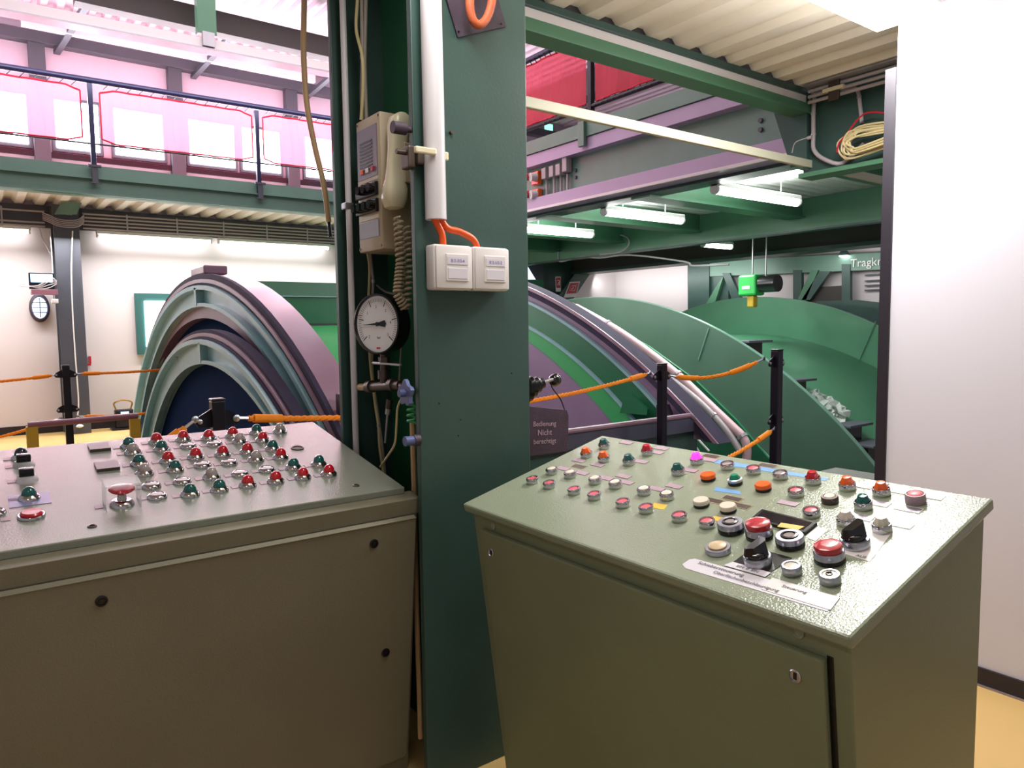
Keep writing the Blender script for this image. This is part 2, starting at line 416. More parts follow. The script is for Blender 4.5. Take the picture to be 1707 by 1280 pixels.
def cap(m,lab): return proto('push_button',[('push_button',ring(.020,.008,.018,.007),BLK),('cap',lth([(.0205,.008),(.0205,.015),(.0185,.018),(0,.0185)]),m)],lab)
PR_['cap_orange'] = cap(ORL,'flat orange cap on a black base'); PR_['cap_white'] = cap(WHL,'flat white cap on a black base')
PR_['ring_black'] = proto('push_button',[('push_button',ring(.030,.013,.026,.012),BLK),('collar',ring(.0295,.024,.018,.019).add(lth([(.029,.012),(.029,.014)])),ALU),('cap',lth([(.0175,.018),(.0175,.026),(.013,.027),(.012,.023),(0,.023)]),BLK),('cap_disc',lth([(.0118,.023),(.0118,.0245),(0,.0245)]),GRY)],'large button with aluminium collar and black cap')
PR_['mushroom'] = proto('emergency_stop',[('emergency_stop',ring(.030,.011,.026,.01),BLK),('collar',ring(.0295,.024,.022,.019),ALU),('mushroom_head',lth([(.016,.018),(.026,.024),(.0275,.030),(.026,.036),(.02,.039),(.012,.0395),(0,.0395)],28),REDP)],'red mushroom-head stop button on an aluminium collar')
PR_['big_beige'] = proto('push_button',[('push_button',ring(.0285,.012,.02,.009),ALU),('cap',lth([(.0195,.009),(.0195,.015),(.016,.017),(0,.0175)]),BEI)],'large beige cap in an aluminium ring')
PR_['small_beige'] = proto('push_button',[('push_button',ring(.0195,.019,.0135,.014),ALU),('cap',lth([(.013,.014),(.013,.017),(0,.018)]),WHL)],'small white cap in an aluminium ring')
sp = [Vector((.0075*(1-t*.55)*math.cos(t*8),.0075*(1-t*.55)*math.sin(t*8),.0185)) for t in [i/24 for i in range(25)]]
PR_['small_mark'] = proto('push_button',[('push_button',ring(.0195,.019,.0135,.014),ALU),('cap',lth([(.013,.014),(.013,.0175),(0,.018)]),WHL),('spiral_mark',B().tube(sp,.0009,5),BLK)],'small button with a black spiral mark')
kb = B(); hand = [(-.024,0,0),(-.018,.009,0),(.01,.0075,0),(.027,.002,0),(.027,-.002,0),(.01,-.0075,0),(-.018,-.009,0)]
kb.lathe([(.021,.016),(.0215,.02),(.019,.027),(.012,.030)],24)
r0 = [(x*1.0,y*2.0,.022) for x,y,_ in hand]; r1 = [(x*.9-.001,y*1.25,.052 if x<0 else .040) for x,y,_ in hand]
kb.face_grid([r0,r1])
PR_['knob'] = proto('selector_switch',[('selector_switch',ring(.029,.018,.022,.013),ALU),('knob',kb,BLKM)],'black rotary selector knob in an aluminium ring')
# left console prototypes
def bez(): return lth([(.0265,0),(.0265,.004),(.024,.009),(.0195,.0135),(.0185,.0145),(.0178,.013),(.0178,.008),(0,.008)],24)
def dm(m,lab): return proto('indicator_lamp',[('indicator_lamp',bez(),CHR),('lens',dome(.0176,.013,1.2),m)],lab)
PR_['dome_red'] = dm(RED,'red dome lamp in a conical chrome bezel'); PR_['dome_teal'] = dm(TEA,'dark teal dome lamp in a conical chrome bezel')
PR_['dome_grey'] = dm(GRY,'colourless dome lamp in a conical chrome bezel'); PR_['dome_navy'] = dm(NVY,'navy dome lamp in a conical chrome bezel')
PR_['flush'] = proto('push_button',[('push_button',lth([(.0265,0),(.0265,.004),(.024,.009),(.020,.012),(.018,.0125),(.017,.010),(0,.010)],24),CHR),('cap',lth([(.0155,.009),(.0155,.0115),(.013,.0125),(0,.0125)]),GRY)],'flat colourless button in a chrome bezel')
PR_['flush_dark'] = proto('push_button',[('push_button',lth([(.0265,0),(.0265,.004),(.024,.009),(.018,.0125),(.017,.010),(0,.010)],24),CHR),('cap',lth([(.0155,.009),(.0155,.0115),(0,.0125)]),BLK)],'flat black button in a chrome bezel')
PR_['wide_red'] = proto('push_button',[('push_button',ring(.031,.008,.026,.005),CHR),('cap',lth([(.025,.005),(.025,.012),(.021,.016),(0,.017)],24),REDP)],'wide flat red button')
PR_['toggle'] = proto('selector_switch',[('selector_switch',lth([(.029,0),(.029,.005),(.024,.014),(.02,.016),(0,.016)],24),CLR),('knob',B().box(-.018,.018,-.011,.011,.014,.038,.003),BLK)],'black square toggle on a clear bezel')
PR_['hole'] = proto('blank_ring',[('blank_ring',lth([(.0225,0),(.0225,.003),(.018,.004),(.0165,.001),(0,.0008)],24),BRONZE)],'empty tarnished ring')
PR_['guard'] = proto('emergency_stop',[('emergency_stop',lth([(.031,0),(.030,.006),(.024,.014),(.018,.016),(.012,.016),(.011,.03),(.010,.034)],24),CHR),('mushroom_head',lth([(.010,.03),(.030,.042),(.033,.046),(.030,.051),(.018,.054),(0,.055)],28),REDP),
    ('guard_cover',B().box(-.043,.043,-.034,.034,.066,.070).box(-.043,-.040,-.034,.034,.0,.066).box(.040,.043,-.034,.034,.0,.066),CLR)],'red mushroom stop under a clear guard box')
def panelmtx(root, x, y, z, n, yaw=0):
    q = Vector((0,0,1)).rotation_difference(n).to_matrix().to_4x4()
    return Matrix.Translation(Vector((x,y,z))-W[root]) @ q @ Matrix.Rotation(yaw,4,'Z')
RB= [('flush_red', 1.3552, 1.7209), ('flush_red', 1.356, 1.6405), ('flush_white', 1.4307, 1.7185), ('flush_white', 1.4354, 1.6379), ('flush_red', 1.3577, 1.5327), ('flush_white', 1.4349, 1.5281), ('flush_white', 1.4381, 1.4486), ('flush_red', 1.3591, 1.4504), ('flush_red', 1.3589, 1.3407), ('flush_white', 1.4392, 1.3407), ('flush_white', 1.4416, 1.2622), ('flush_red', 1.3612, 1.2603), ('flush_red', 1.3625, 1.153), ('flush_red', 1.3674, 1.0738), ('cone_orange', 1.571, 1.7133), ('cone_teal', 1.6483, 1.7112), ('cone_orange', 1.5668, 1.6281), ('cone_teal', 1.5773, 1.5307), ('cone_red', 1.6574, 1.5308), ('cone_teal', 1.5769, 1.3404), ('cone_lit', 1.6574, 1.3402), ('cap_orange', 1.5786, 1.2382), ('teal_black', 1.5844, 1.156), ('cap_white', 1.4466, 1.1547), ('cap_white', 1.4495, 1.0768), ('flush_grey', 1.659, 1.2359), ('flush_red', 1.6597, 1.1533), ('flush_grey', 1.6582, 1.0721), ('cone_red', 1.662, 0.9839), ('cone_orange', 1.6631, 0.8959), ('cap_orange', 1.5825, 1.0705), ('flush_red', 1.5867, 0.9826), ('flush_beige', 1.5863, 0.8955), ('cone_orange', 1.6654, 0.8159), ('flush_pink', 1.6585, 0.737), ('cone_teal', 1.5892, 0.818), ('flush_red', 1.5109, 0.8965), ('cone_white', 1.5072, 0.813), ('cone_white', 1.5114, 0.7373), ('ring_black', 1.3732, 1.011), ('mushroom', 1.3785, 0.9406), ('ring_black', 1.3768, 0.8638), ('knob', 1.4347, 0.7539), ('big_beige', 1.2861, 0.9805), ('knob', 1.2854, 0.8797), ('small_beige', 1.2848, 0.8013), ('mushroom', 1.3596, 0.7658), ('small_mark', 1.2905, 0.7242)]
RP= [('mauve', 1.7083, 1.6725), ('mauve', 1.71, 1.5225), ('mauve', 1.6785, 1.5144), ('mauve', 1.5374, 1.7131), ('dark', 1.5028, 1.6746), ('mauve', 1.5352, 1.6263), ('mauve', 1.4702, 1.7141), ('mauve', 1.4701, 1.6256), ('mauve', 1.4715, 1.5233), ('mauve', 1.5021, 1.4819), ('mauve', 1.4737, 1.4429), ('mauve', 1.6054, 1.51), ('mauve', 1.6094, 1.3285), ('dark', 1.7145, 1.3355), ('mauve', 1.6887, 1.3227), ('mauve', 1.4764, 1.3317), ('mauve', 1.5084, 1.2975), ('dark', 1.4808, 1.1458), ('dark', 1.5099, 1.1103), ('dark', 1.4852, 1.0675), ('dark', 1.715, 1.1482), ('silver', 1.7528, 0.8539), ('mauve', 1.5426, 0.9765), ('silver', 1.6914, 0.8773), ('silver', 1.6948, 0.7997), ('silver', 1.6954, 0.7226), ('silver', 1.6215, 0.7352), ('silver', 1.6218, 0.8034), ('silver', 1.5471, 0.8025), ('silver', 1.5502, 0.7207)]
LB= [('dome_teal', 0.402, 2.6754), ('dome_grey', 0.4034, 2.6085), ('dome_teal', 0.4013, 2.4967), ('dome_grey', 0.4003, 2.4096), ('flush', 0.3988, 2.3014), ('flush', 0.3977, 2.2178), ('dome_red', 0.4899, 2.693), ('dome_teal', 0.4887, 2.6107), ('dome_red', 0.4843, 2.496), ('dome_teal', 0.4858, 2.4086), ('flush', 0.4831, 2.3048), ('dome_teal', 0.4806, 2.2014), ('dome_red', 0.5751, 2.6922), ('flush', 0.5733, 2.6174), ('dome_red', 0.5692, 2.5024), ('flush', 0.5695, 2.4208), ('dome_navy', 0.1051, 2.6679), ('toggle', 0.1079, 2.5962), ('toggle', 0.1072, 2.4705), ('dome_teal', 0.1037, 2.3286), ('wide_red', 0.1005, 2.2057), ('guard', 0.3067, 2.2015), ('flush_dark', 0.0242, 2.2556), ('dome_red', 0.6547, 2.6771), ('flush', 0.6563, 2.6093), ('dome_red', 0.6527, 2.4977), ('flush', 0.6502, 2.4152), ('flush', 0.6526, 2.3062), ('dome_grey', 0.5682, 2.3098), ('dome_teal', 0.5628, 2.2059), ('dome_red', 0.6458, 2.2106), ('dome_red', 0.7377, 2.6797), ('dome_grey', 0.741, 2.6094), ('dome_red', 0.733, 2.496), ('dome_grey', 0.7358, 2.4132), ('flush', 0.7373, 2.3111), ('dome_red', 0.7305, 2.2107), ('dome_teal', 0.8257, 2.69), ('dome_red', 0.8178, 2.5979), ('dome_teal', 0.8198, 2.5003), ('dome_red', 0.8163, 2.4102), ('dome_teal', 0.8204, 2.3031), ('dome_red', 0.8167, 2.2119), ('dome_grey', 0.9086, 2.6788), ('hole', 0.9032, 2.4851), ('dome_teal', 0.9063, 2.3028), ('dome_red', 0.9017, 2.2089)]
for k,x,y in RB:
    yaw = {'knob':2.6}.get(k,0)
    inst(PR_[k], rc, panelmtx(rc,x,y,zR(x),n,yaw))
for k,x,y in LB: inst(PR_[k], lc, panelmtx(lc,x,y,zL(y),nl))
for o in PR_.values():
    for c in list(o.children): bpy.data.objects.remove(c)
    bpy.data.objects.remove(o)
# label plates (little rectangles lying on the panels)
def plate(root, nm, x, y, z, nrm, w_, d_, h_, m, lab=None, yaw=0):
    o = bpy.data.objects.new(nm, B().box(-w_/2,w_/2,-d_/2,d_/2,0,h_).mesh(nm,m)); C.objects.link(o)
    o.parent = root; W[o] = W[root]; o.matrix_local = panelmtx(root,x,y,z,nrm,yaw)
    if lab: o['label'] = lab
    return o
PM = {'mauve':(MAUP,'mauve label plate'),'dark':(DKP,'dark engraved label plate'),'silver':(SILP,'silver label plate')}
for k,x,y in RP:
    x = min(x,1.712); wd = .05
    plate(rc,'label_plate',x,y,zR(x),n,.020,wd,.0016,PM[k][0],PM[k][1])
    if k != 'mauve':
        o = plate(rc,'plate_border',x,y,zR(x)-.0003,n,.0235,wd+.003,.0015,BEI if k=='dark' else WHT)
for k,x,y in LB:
    if k in ('hole','guard','wide_red','flush_dark'): dx = -.055
    else: dx = -.036
    plate(lc,'label_plate',x+dx,y+.006,zL(y+.006),nl,.020,.022,.0015,MAUP)
plate(lc,'label_plate',.318,2.69,zL(2.69),nl,.060,.062,.010,DKP,'large black label plate nearer the back edge')
plate(lc,'label_plate',.314,2.505,zL(2.505),nl,.062,.066,.010,DKP,'large black label plate in front of the other')
plate(lc,'label_plate',.104,2.322,zL(2.322),nl,.094,.084,.0015,PURP,'lilac plate under a teal dome lamp')
def sheet(root, nm, pts, zf, m, th=.001, lift=0, lab=None):   # thin sheet lying on a panel, world xy corners
    b = B(); nn = n if zf is zR else nl
    b.prism([Vector((x,y,zf(x if zf is zR else y)))+nn*lift for x,y in pts], nn*th)
    return obj(nm, b, m, root, label=lab)
sheet(rc,'digital_display',[(1.480,1.004),(1.476,.862),(1.426,.861),(1.430,.999)],zR,BLK,.008,lab='black framed digital display window')
sheet(rc,'display_window',[(1.474,.996),(1.470,.870),(1.434,.869),(1.438,.991)],zR,SCR,.0006,.0081)
sheet(rc,'sticker',[(1.439,.926),(1.446,.873),(1.428,.876),(1.420,.923)],zR,YEL,.0006,.009,'yellow sticker on the display')
sheet(rc,'sticker',[(1.470,.860),(1.469,.832),(1.414,.829),(1.420,.857)],zR,WHT,.0008,0,'white sticker beside the display')
sheet(rc,'sticker',[(1.480,.807),(1.517,.718),(1.389,.700),(1.395,.765)],zR,WHT,.0008,0,'white sheet under the selector knob')
sheet(rc,'sticker',[(1.415,1.091),(1.418,1.061),(1.393,1.050),(1.402,1.093)],zR,YEL,.0008,0,'yellow sticker beside a black ringed button')
sheet(rc,'sticker',[(1.408,1.277),(1.413,1.236),(1.387,1.227),(1.385,1.266)],zR,YEL,.0008,0,'yellow sticker below a white button')
sheet(rc,'tape_strip',[(1.700,1.301),(1.701,.965),(1.684,.965),(1.676,1.297)],zR,BLUT,.0006,0,'long strip of blue tape')
sheet(rc,'tape_strip',[(1.549,1.192),(1.553,1.119),(1.538,1.105),(1.528,1.181)],zR,BLUT,.0006,0,'short piece of blue tape')
sheet(rc,'mounting_plate',[(1.333,.925),(1.333,.832),(1.255,.838),(1.252,.925)],zR,BLK,.0012,0,'black plate under a selector knob')
sheet(rc,'label_tape',[(1.236,1.003),(1.248,.690),(1.204,.680),(1.195,.996),(1.205,1.012),(1.228,1.012)],zR,TAPE,.0008,0,'long white paper label along the front edge')
sheet(rc,'label_tape',[(1.250,.823),(1.253,.684),(1.210,.678),(1.206,.818)],zR,WHT,.0008,.0008,'second white label overlapping the first')
sheet(rc,'label_tape',[(1.262,.925),(1.264,.835),(1.245,.836),(1.242,.933)],zR,TAPE,.0008,.0013,'small white label below the selector')
def onR(x,y,lift=.0018): return Vector((x,y,zR(x)))+n*lift
ux = Vector((0,-1,0)); uy = Vector((1,0,TR))
text('lettering','Schiebersteuerung',.0150,frame(onR(1.228,.930),ux+uy*.03,uy),INK,rc,.0001,sx=1.0)
text('lettering','Oberflächenbeschleunigung',.0135,frame(onR(1.2135,.860,.0022),ux+uy*.03,uy),INK,rc,.0001,sx=1.0)
text('lettering','Steuerung',.0125,frame(onR(1.235,.765,.0022),ux+uy*.03,uy),INK,rc,.0001)
text('lettering','EIN  0  EIN',.0110,frame(onR(1.2525,.882,.0026),ux+uy*.02,uy),INK,rc,.0001)
text('lettering','AUS',.011,frame(onR(1.398,.722),ux,uy),INK,rc,.0001)

# ================================================================= LIGHTED BOOTH THINGS: luminaire
def luminaire(name, x0,x1,y,z,label,group=None,body=True,r=.035,hang=0):
    t = thing(name,label,'lamp',((x0+x1)/2,y,z),group)
    if body: obj('housing', B().box(x0-.03,x1+.03,y-.05,y+.05,z+.02,z+.07,.01), LAMPB, t)
    if hang: obj('hanger', B().cyl((x0+.3,y,z+.07),(x0+.3,y,hang),.008,6).cyl((x1-.3,y,z+.07),(x1-.3,y,hang),.008,6), GALV, t)
    obj('tube', B().tube([(x0,y,z),(x1,y,z)],r,14), LAMP, t, True)
    for s,x in ((-1,x0),(1,x1)):
        obj('end_cap', B().tube([(x,y,z),(x+.03*s,y,z)],r*1.05,14), LAMPB, t, True)
    return t
t = thing('fluorescent_lamp','wide bright ceiling luminaire above the right console at the partition','lamp',(2.86,1.73,2.7))
obj('housing', B().box(2.52,3.20,1.38,1.65,2.74,2.80,.005), LAMPB, t); obj('diffuser', B().box(2.54,3.19,1.39,1.64,2.71,2.74,.01), LAMP, t)
for i,(y,lab) in enumerate(((4.71,'fluorescent tube lamp nearest to the booth under the machine-room ceiling'),(6.36,'middle one of the three equal tube lamps over the machine discs'),(8.07,'tube lamp emerging from behind the dark green column'))):
    luminaire('fluorescent_lamp',6.08+.06*i,7.50,y,2.82,lab,'tube lamps over the machine discs',r=.05,hang=3.1)
luminaire('fluorescent_lamp',9.18,9.84,7.33,2.7,'short tube lamp below the large green cross girder',r=.045,hang=3.1)
luminaire('fluorescent_lamp',5.24,5.9,2.58,2.6,'lamp glowing beside the coiled cables at the partition edge',r=.045,hang=2.8)
t = thing('spot_lamp','small bright lamp far back above the word Tragkra','lamp',(12.4,6.9,2.6)); p = (12.350,6.820,2.631)
obj('reflector', B().lathe([(.03,.12),(.09,.03),(.09,0),(.08,0)],14,Matrix.Translation(p)), GRD, t); obj('bulb', B().lathe([(.0,-.03),(.06,-.02),(.085,.0),(.08,.02)],14,Matrix.Translation(p)), LAMP, t)

# ================================================================= BOOTH BEAM, RAIL, GUSSET, CABLE TRAY
t = thing('steel_beam','green steel beam with pale web along the edge of the booth ceiling','beam',(2.8,2.4,2.65))
obj('web', B().box(1.53,4.0,2.40,2.42,2.70,2.78), WHT, t, label='pale painted web')
obj('flange', B().box(1.53,4.0,2.385,2.50,2.766,2.80,.003), GRD, t)
obj('flange', B().box(1.53,4.0,2.385,2.50,2.668,2.722,.003), GRB, t)
obj('closing_strip', B().box(1.53,4.0,2.42,2.44,2.80,2.85), BRN, t)
t = solo('window_rail', B().box(1.53,5.2,2.385,2.41,2.365,2.41,.004), mat('cream_rail_paint','bcbaa6',.55), 'long pale metal rail running from the column across the machine room view','rail')
g = thing('gusset_plate','dark green tapered gusset plate where the booth beam meets the cross girder','bracket',(3.9,2.4,2.6))
obj('plate', B().prism([(3.900,2.637,2.806),(3.900,2.396,2.796),(3.900,2.387,2.343),(3.900,2.515,2.458)],(.02,0,0)), GRD, g)
t = thing('cross_girder','deep green steel girder behind the coiled cables beside the partition','beam',(4.1,1.2,2.3))
obj('web', B().box(3.95,3.97,-1.0,2.44,2.33,2.79), GRD, t); obj('flange', B().box(3.90,4.04,-1.0,2.44,2.31,2.335), GRB, t); obj('stiffener', B().box(3.91,3.95,1.78,1.84,2.335,2.85), GRB, t)
t = thing('cable_tray','pale cable tray with clamps under the booth ceiling edge','cable tray',(3.88,1.4,2.78))
for z in (2.71,2.74,2.77): obj('cable', B().cyl((3.86,-1.0,z),(3.86,2.36,z),.010,8), GREYP, t, True)
obj('tray', B().box(3.80,3.93,-1,2.36,2.785,2.795), GALV, t)
obj('clamp', B().box(3.835,3.855,2.17,2.23,2.68,2.80,.003), BRONZE, t); obj('clamp', B().box(3.825,3.85,2.14,2.26,2.73,2.75,.003), CREAM, t)
# conduits on the girder
def conduit(name, pts, r, m, label, cat='pipe', clips=(), group=None, k=5, n_=10, clipm=None, smooth_=True):
    t = thing(name,label,cat,pts[0],group)
    path = smoothpath(pts,k) if k>1 else pts
    obj('pipe' if cat=='pipe' else 'cable', B().tube(path,r,n_), m, t, smooth_)
    for c in clips:
        c = Vector(c); i = min(range(1,len(path)-1), key=lambda q: (Vector(path[q])-c).length); d = (Vector(path[i+1])-Vector(path[i-1])).normalized(); c = Vector(path[i]); obj('clip', B().tube([c-d*max(.006,r*.35),c+d*max(.006,r*.35)],r*1.25,12), clipm or GALV, t)
    return t
def PXS(*a): return list(a)
conduit('conduit',[(3.930,2.406,2.744),(3.930,2.388,2.783),(3.930,2.287,2.766),(3.930,2.155,2.748),(3.930,2.114,2.722),(3.930,2.099,2.645),(3.930,2.086,2.548)],.011,GREYP,'grey conduit bent along the girder into the coiled cables','pipe',[(3.925,2.176,2.743),(3.925,2.107,2.687)],k=4)
conduit('conduit',[(3.920,2.360,2.774),(3.920,2.365,2.659),(3.920,2.362,2.542),(3.920,2.357,2.457),(3.920,2.290,2.391),(3.920,2.184,2.352),(3.920,2.068,2.432)],.012,GREYP,'pale conduit dropping down the girder beside the gusset plate','pipe',[(3.915,2.362,2.651),(3.915,2.360,2.550)],k=4)
conduit('conduit',[(3.910,2.364,2.530),(3.910,2.434,2.525),(3.910,2.468,2.512),(3.910,2.483,2.463)],.011,GREYP,'short bent conduit turning down at the gusset plate tip','pipe',k=4)
for i in range(9):
    j = i*.9; u0 = 1398+i*2.2
    dz = [Vector((3.860,1.918,2.469)),Vector((3.860,2.023,2.501)),Vector((3.860,2.104,2.487)),Vector((3.860,2.153,2.441)),Vector((3.860,2.135,2.389)),Vector((3.860,2.068,2.367)),Vector((3.860,1.917,2.417))]
    c0 = Vector((3.860,2.037,2.417)); s_ = 1.12-.085*i
    pts = [c0+(p_-c0)*s_+Vector((-.006*i,random.uniform(-.016,.016),random.uniform(-.014,.014))) for p_ in dz]
    pts[0].y -= .15; pts[-1].y -= .15
    o = solo('coiled_cable', B().tube(smoothpath(pts,5),.0055,6), GRUB, 'pale cable of the coil bunched on the girder at the partition edge','cable','coil of pale cables at the partition',smooth=True)
solo('coiled_cable', B().tube(smoothpath([(3.850,2.180,2.400),(3.850,2.171,2.443),(3.850,2.132,2.482),(3.850,2.035,2.570),(3.850,1.916,2.548)],5),.005,6), REDP, 'thin red cable looping out of the pale cable coil','cable',smooth=True)

# ================================================================= THINGS ON THE MAIN COLUMN
# vertical PVC pipe on the right flange
t = thing('cable_pipe','thick white plastic pipe fixed down the face of the dark green column','pipe',(1.145,1.915,1.80))
obj('pipe', B().tube([(1.147,1.915,1.802),(1.140,1.915,4.2)],.032,24), PIPEW, t, True)
cz = (1.138,1.915,1.992)[2]
obj('clamp', B().box(1.062,1.132,1.876,1.892,cz-.009,cz+.010,.004), CREAM, t, label='cream strap clamp'); obj('clamp', B().box(1.174,1.188,1.90,1.949,cz-.014,cz+.012,.004), CREAM, t)
t = thing('beam_clamp','rusty steel beam clamp gripping the column flange beside the white pipe','clamp',(1.09,1.95,cz))
obj('jaw', B().box(1.070,1.094,1.935,1.985,cz-.04,cz+.025,.005), BRONZE, t); obj('screw', B().cyl((1.04,1.955,cz+.006),(1.07,1.955,cz+.006),.008,10), BRONZE, t); obj('jaw', B().box(1.095,1.12,1.922,1.949,cz-.03,cz+.02,.004), BRONZE, t)
p = (1.075,1.963,2.069)
t = thing('knurled_knob','dark round knob on the column flange above the telephone handset','knob',(1.06,1.965,p[2]))
obj('head', B().cyl((1.035,1.965,p[2]),(1.078,1.965,p[2]),.018,20), SIGNP, t, True); obj('stem', B().cyl((1.078,1.965,p[2]),(1.095,1.965,p[2]),.009,12), SIGNP, t, True)
# orange hoses
for pts,lab in (([(1.135,1.915,1.815),(1.163,1.915,1.769),(1.169,1.915,1.743),(1.170,1.915,1.711)],'straight orange hose from the white pipe to the left socket'),
            ([(1.155,1.915,1.815),(1.185,1.915,1.780),(1.228,1.915,1.772),(1.272,1.915,1.756),(1.290,1.915,1.737),(1.294,1.915,1.713)],'orange hose curving from the white pipe to the right socket')):
    solo('orange_hose', B().tube(smoothpath(pts,6),.0105,12), ORG, lab,'hose',smooth=True)
# two sockets
for x0,x1,lab,cx_ in ((1.125,1.262,'left one of two white surface-mounted data sockets on the column','a'),(1.266,1.403,'right one of two white surface-mounted data sockets on the column','b')):
    t = thing('data_socket',lab,'socket',((x0+x1)/2,1.93,1.59),'white data sockets on the column')
    obj('housing', B().box(x0,x1,1.895,1.948,1.592,1.728,.008,3), WHT, t, True)
    obj('cover_frame', B().box(x0+.004,x1-.004,1.888,1.897,1.596,1.724,.004,2), WHT, t, True)
    xa,xb = (x0+.036,x1-.020)
    obj('insert', B().box(xa,xb,1.884,1.889,1.618,1.700,.002), WHT, t)
    obj('shutter', B().box(xa+.006,xb-.006,1.8825,1.885,1.625,1.657,.001), BEI if 0 else TAPE, t)
    obj('label_window', B().box(xa+.004,xb-.004,1.8825,1.885,1.668,1.690), PURP if 0 else TAPE, t)
    text('lettering','B 2-3/2-4' if cx_=='a' else 'B 2-1/2-2',.013,frame(((xa+xb)/2,1.8820,1.679),(1,0,0),(0,0,1)),INKB,t,.0002)
# plate with terracotta loop
t = thing('loop_hook_plate','tilted mauve-brown plate with a terracotta ring at the top of the column','hook plate',(1.33,1.94,2.37))
obj('plate', B().prism([(1.182,1.949,2.564),(1.256,1.949,2.366),(1.441,1.949,2.440),(1.365,1.949,2.632)],(0,-.006,0)), MAUV if 0 else SIGNP, t)
c0 = Vector((1.315,1.900,2.484)); ring_pts = []
for i in range(33):
    a = 2*PI*i/32; ring_pts.append(c0+Vector((.040*math.cos(a)+.015*math.sin(a),-.0*math.cos(a),.085*math.sin(a))))
obj('ring', B().tube(ring_pts,.0135,12), RLOOP, t, True)
for u in ((1.257,1.942,2.382),(1.421,1.942,2.443)): obj('screw', B().cyl(u,Vector(u)+Vector((0,-.003,0)),.003,8), BLK, t)
# white conduit inside the channel near the far flange
t = thing('conduit','thin white conduit running down the left inside of the column channel','pipe',(1.12,2.47,.98))
obj('pipe', B().tube([(1.12,2.475,.975),(1.12,2.475,4.2)],.0115,14), PIPEW, t, True); p = (1.115,2.482,1.916)
obj('clamp', B().box(1.10,1.135,p[1]-.02,p[1]+.015,p[2]-.012,p[2]+.012,.003), ALU, t)
# cable bundle on the web/far side
def cab(pts,r,m,lab,clips=(),k=6,grp=None): return conduit('cable_bundle',pts,r,m,lab,'cable',clips,grp,k,8)
cab([(1.150,2.418,2.617),(1.150,2.434,2.522),(1.150,2.393,2.418),(1.150,2.395,2.307),(1.150,2.417,2.210)],.006,GRUB,'yellowish cable slackening above the intercom')
cab([(1.158,2.401,2.613),(1.158,2.409,2.424),(1.158,2.422,2.315),(1.158,2.424,2.213)],.007,CABG,'grey cable clipped above the intercom',[(1.152,2.402,2.421)])
cab([(1.165,2.383,2.609),(1.165,2.405,2.424),(1.165,2.407,2.313),(1.165,2.405,2.210)],.007,CABG,'right-hand grey cable running up from the intercom')
cab([(1.200,2.478,1.762),(1.200,2.467,1.692),(1.200,2.461,1.637),(1.200,2.488,1.516)],.0055,CABG,'grey cable leaving the bottom of the intercom',[(1.190,2.449,1.647)])
cab([(1.205,2.513,1.766),(1.205,2.497,1.694),(1.205,2.518,1.539),(1.205,2.514,1.359),(1.205,2.483,1.202),(1.205,2.459,1.114),(1.205,2.454,1.035),(1.205,2.422,0.916)],.0055,GRUB,'cream cable passing behind the gauge down the channel',[(1.190,2.433,1.120)])
cab([(1.210,2.493,1.449),(1.210,2.507,1.314),(1.210,2.471,1.158),(1.210,2.443,1.047),(1.210,2.422,0.915)],.005,CABG,'grey cable behind the pipe tee')
cab([(1.120,2.105,1.255),(1.120,2.140,1.215),(1.120,2.152,1.154),(1.120,2.168,1.091),(1.120,2.228,1.038),(1.120,2.280,0.997)],.004,GRUB,'thin loose cream cable hanging behind the left console')
cab([(1.250,2.381,1.229),(1.250,2.326,1.577),(1.250,2.403,1.602),(1.250,2.474,1.616),(1.250,2.563,1.654)],.004,CABG,'thin cable looping beside the gauge rim')
# dangling wire end at the console corner, long strip in the gap
cab([(1.100,2.016,0.771),(1.080,2.020,0.758),(1.060,2.016,0.740),(1.050,2.022,0.725)],.003,GRUB,'short frayed cable end poking out past the left console corner')
cab([(1.130,2.062,1.181),(1.130,2.060,0.985),(1.130,2.063,0.584),(1.130,2.058,0.278),(1.130,2.057,0.112)],.009,HOSE,'tan cable hanging in the gap beside the column foot')
# tan hose hanging left of column
t = thing('hanging_hose','thick tan hose hanging left of the dark green column','hose',(1.06,2.66,1.84))
obj('hose', B().tube(smoothpath([(1.058,2.660,2.765),(1.051,2.660,2.636),(1.044,2.660,2.486),(1.049,2.660,2.315),(1.073,2.660,2.166),(1.106,2.660,2.016),(1.120,2.660,1.883)],6),.0105,12), HOSE, t, True)
obj('tip', B().cyl((1.120,2.660,1.883),(1.125,2.660,1.827),.007,10), BLK, t, True)

# intercom telephone
fx = 1.12; y0,y1 = 2.215,2.398; z0,z1 = 1.742,2.190
t = thing('intercom_phone','beige wall intercom with speaker grille and a handset on its side','telephone',(1.2,2.3,z0))
obj('housing', B().box(fx,1.297,y0,y1,z0,z1,.006), CREAMB, t, True)
obj('front_plate', B().box(fx-.003,fx,y0+.022,y1-.012,z0+.245,z1-.035), PHM, t, label='grey-mauve speaker plate')
obj('front_plate', B().box(fx-.003,fx,y0+.022,y1-.012,z0+.045,z0+.10), PHM, t)
for i in range(9):
    zz = z1-.085-.0115*i; obj('slot', B().box(fx-.0045,fx-.003,y0+.055,y1-.035,zz,zz+.005), BLK, t)
for i,(m) in enumerate((REDP,WHT,ORL)): obj('indicator', B().box(fx-.008,fx-.003,y0+.045+.04*i,y0+.062+.04*i,z0+.262,z0+.278,.001), m, t)
obj('label_strip', B().box(fx-.002,fx,y0+.02,y1-.012,z0+.232,z0+.244), BEI, t); obj('label_strip', B().box(fx-.002,fx,y0+.02,y1-.012,z0+.105,z0+.118), BEI, t)
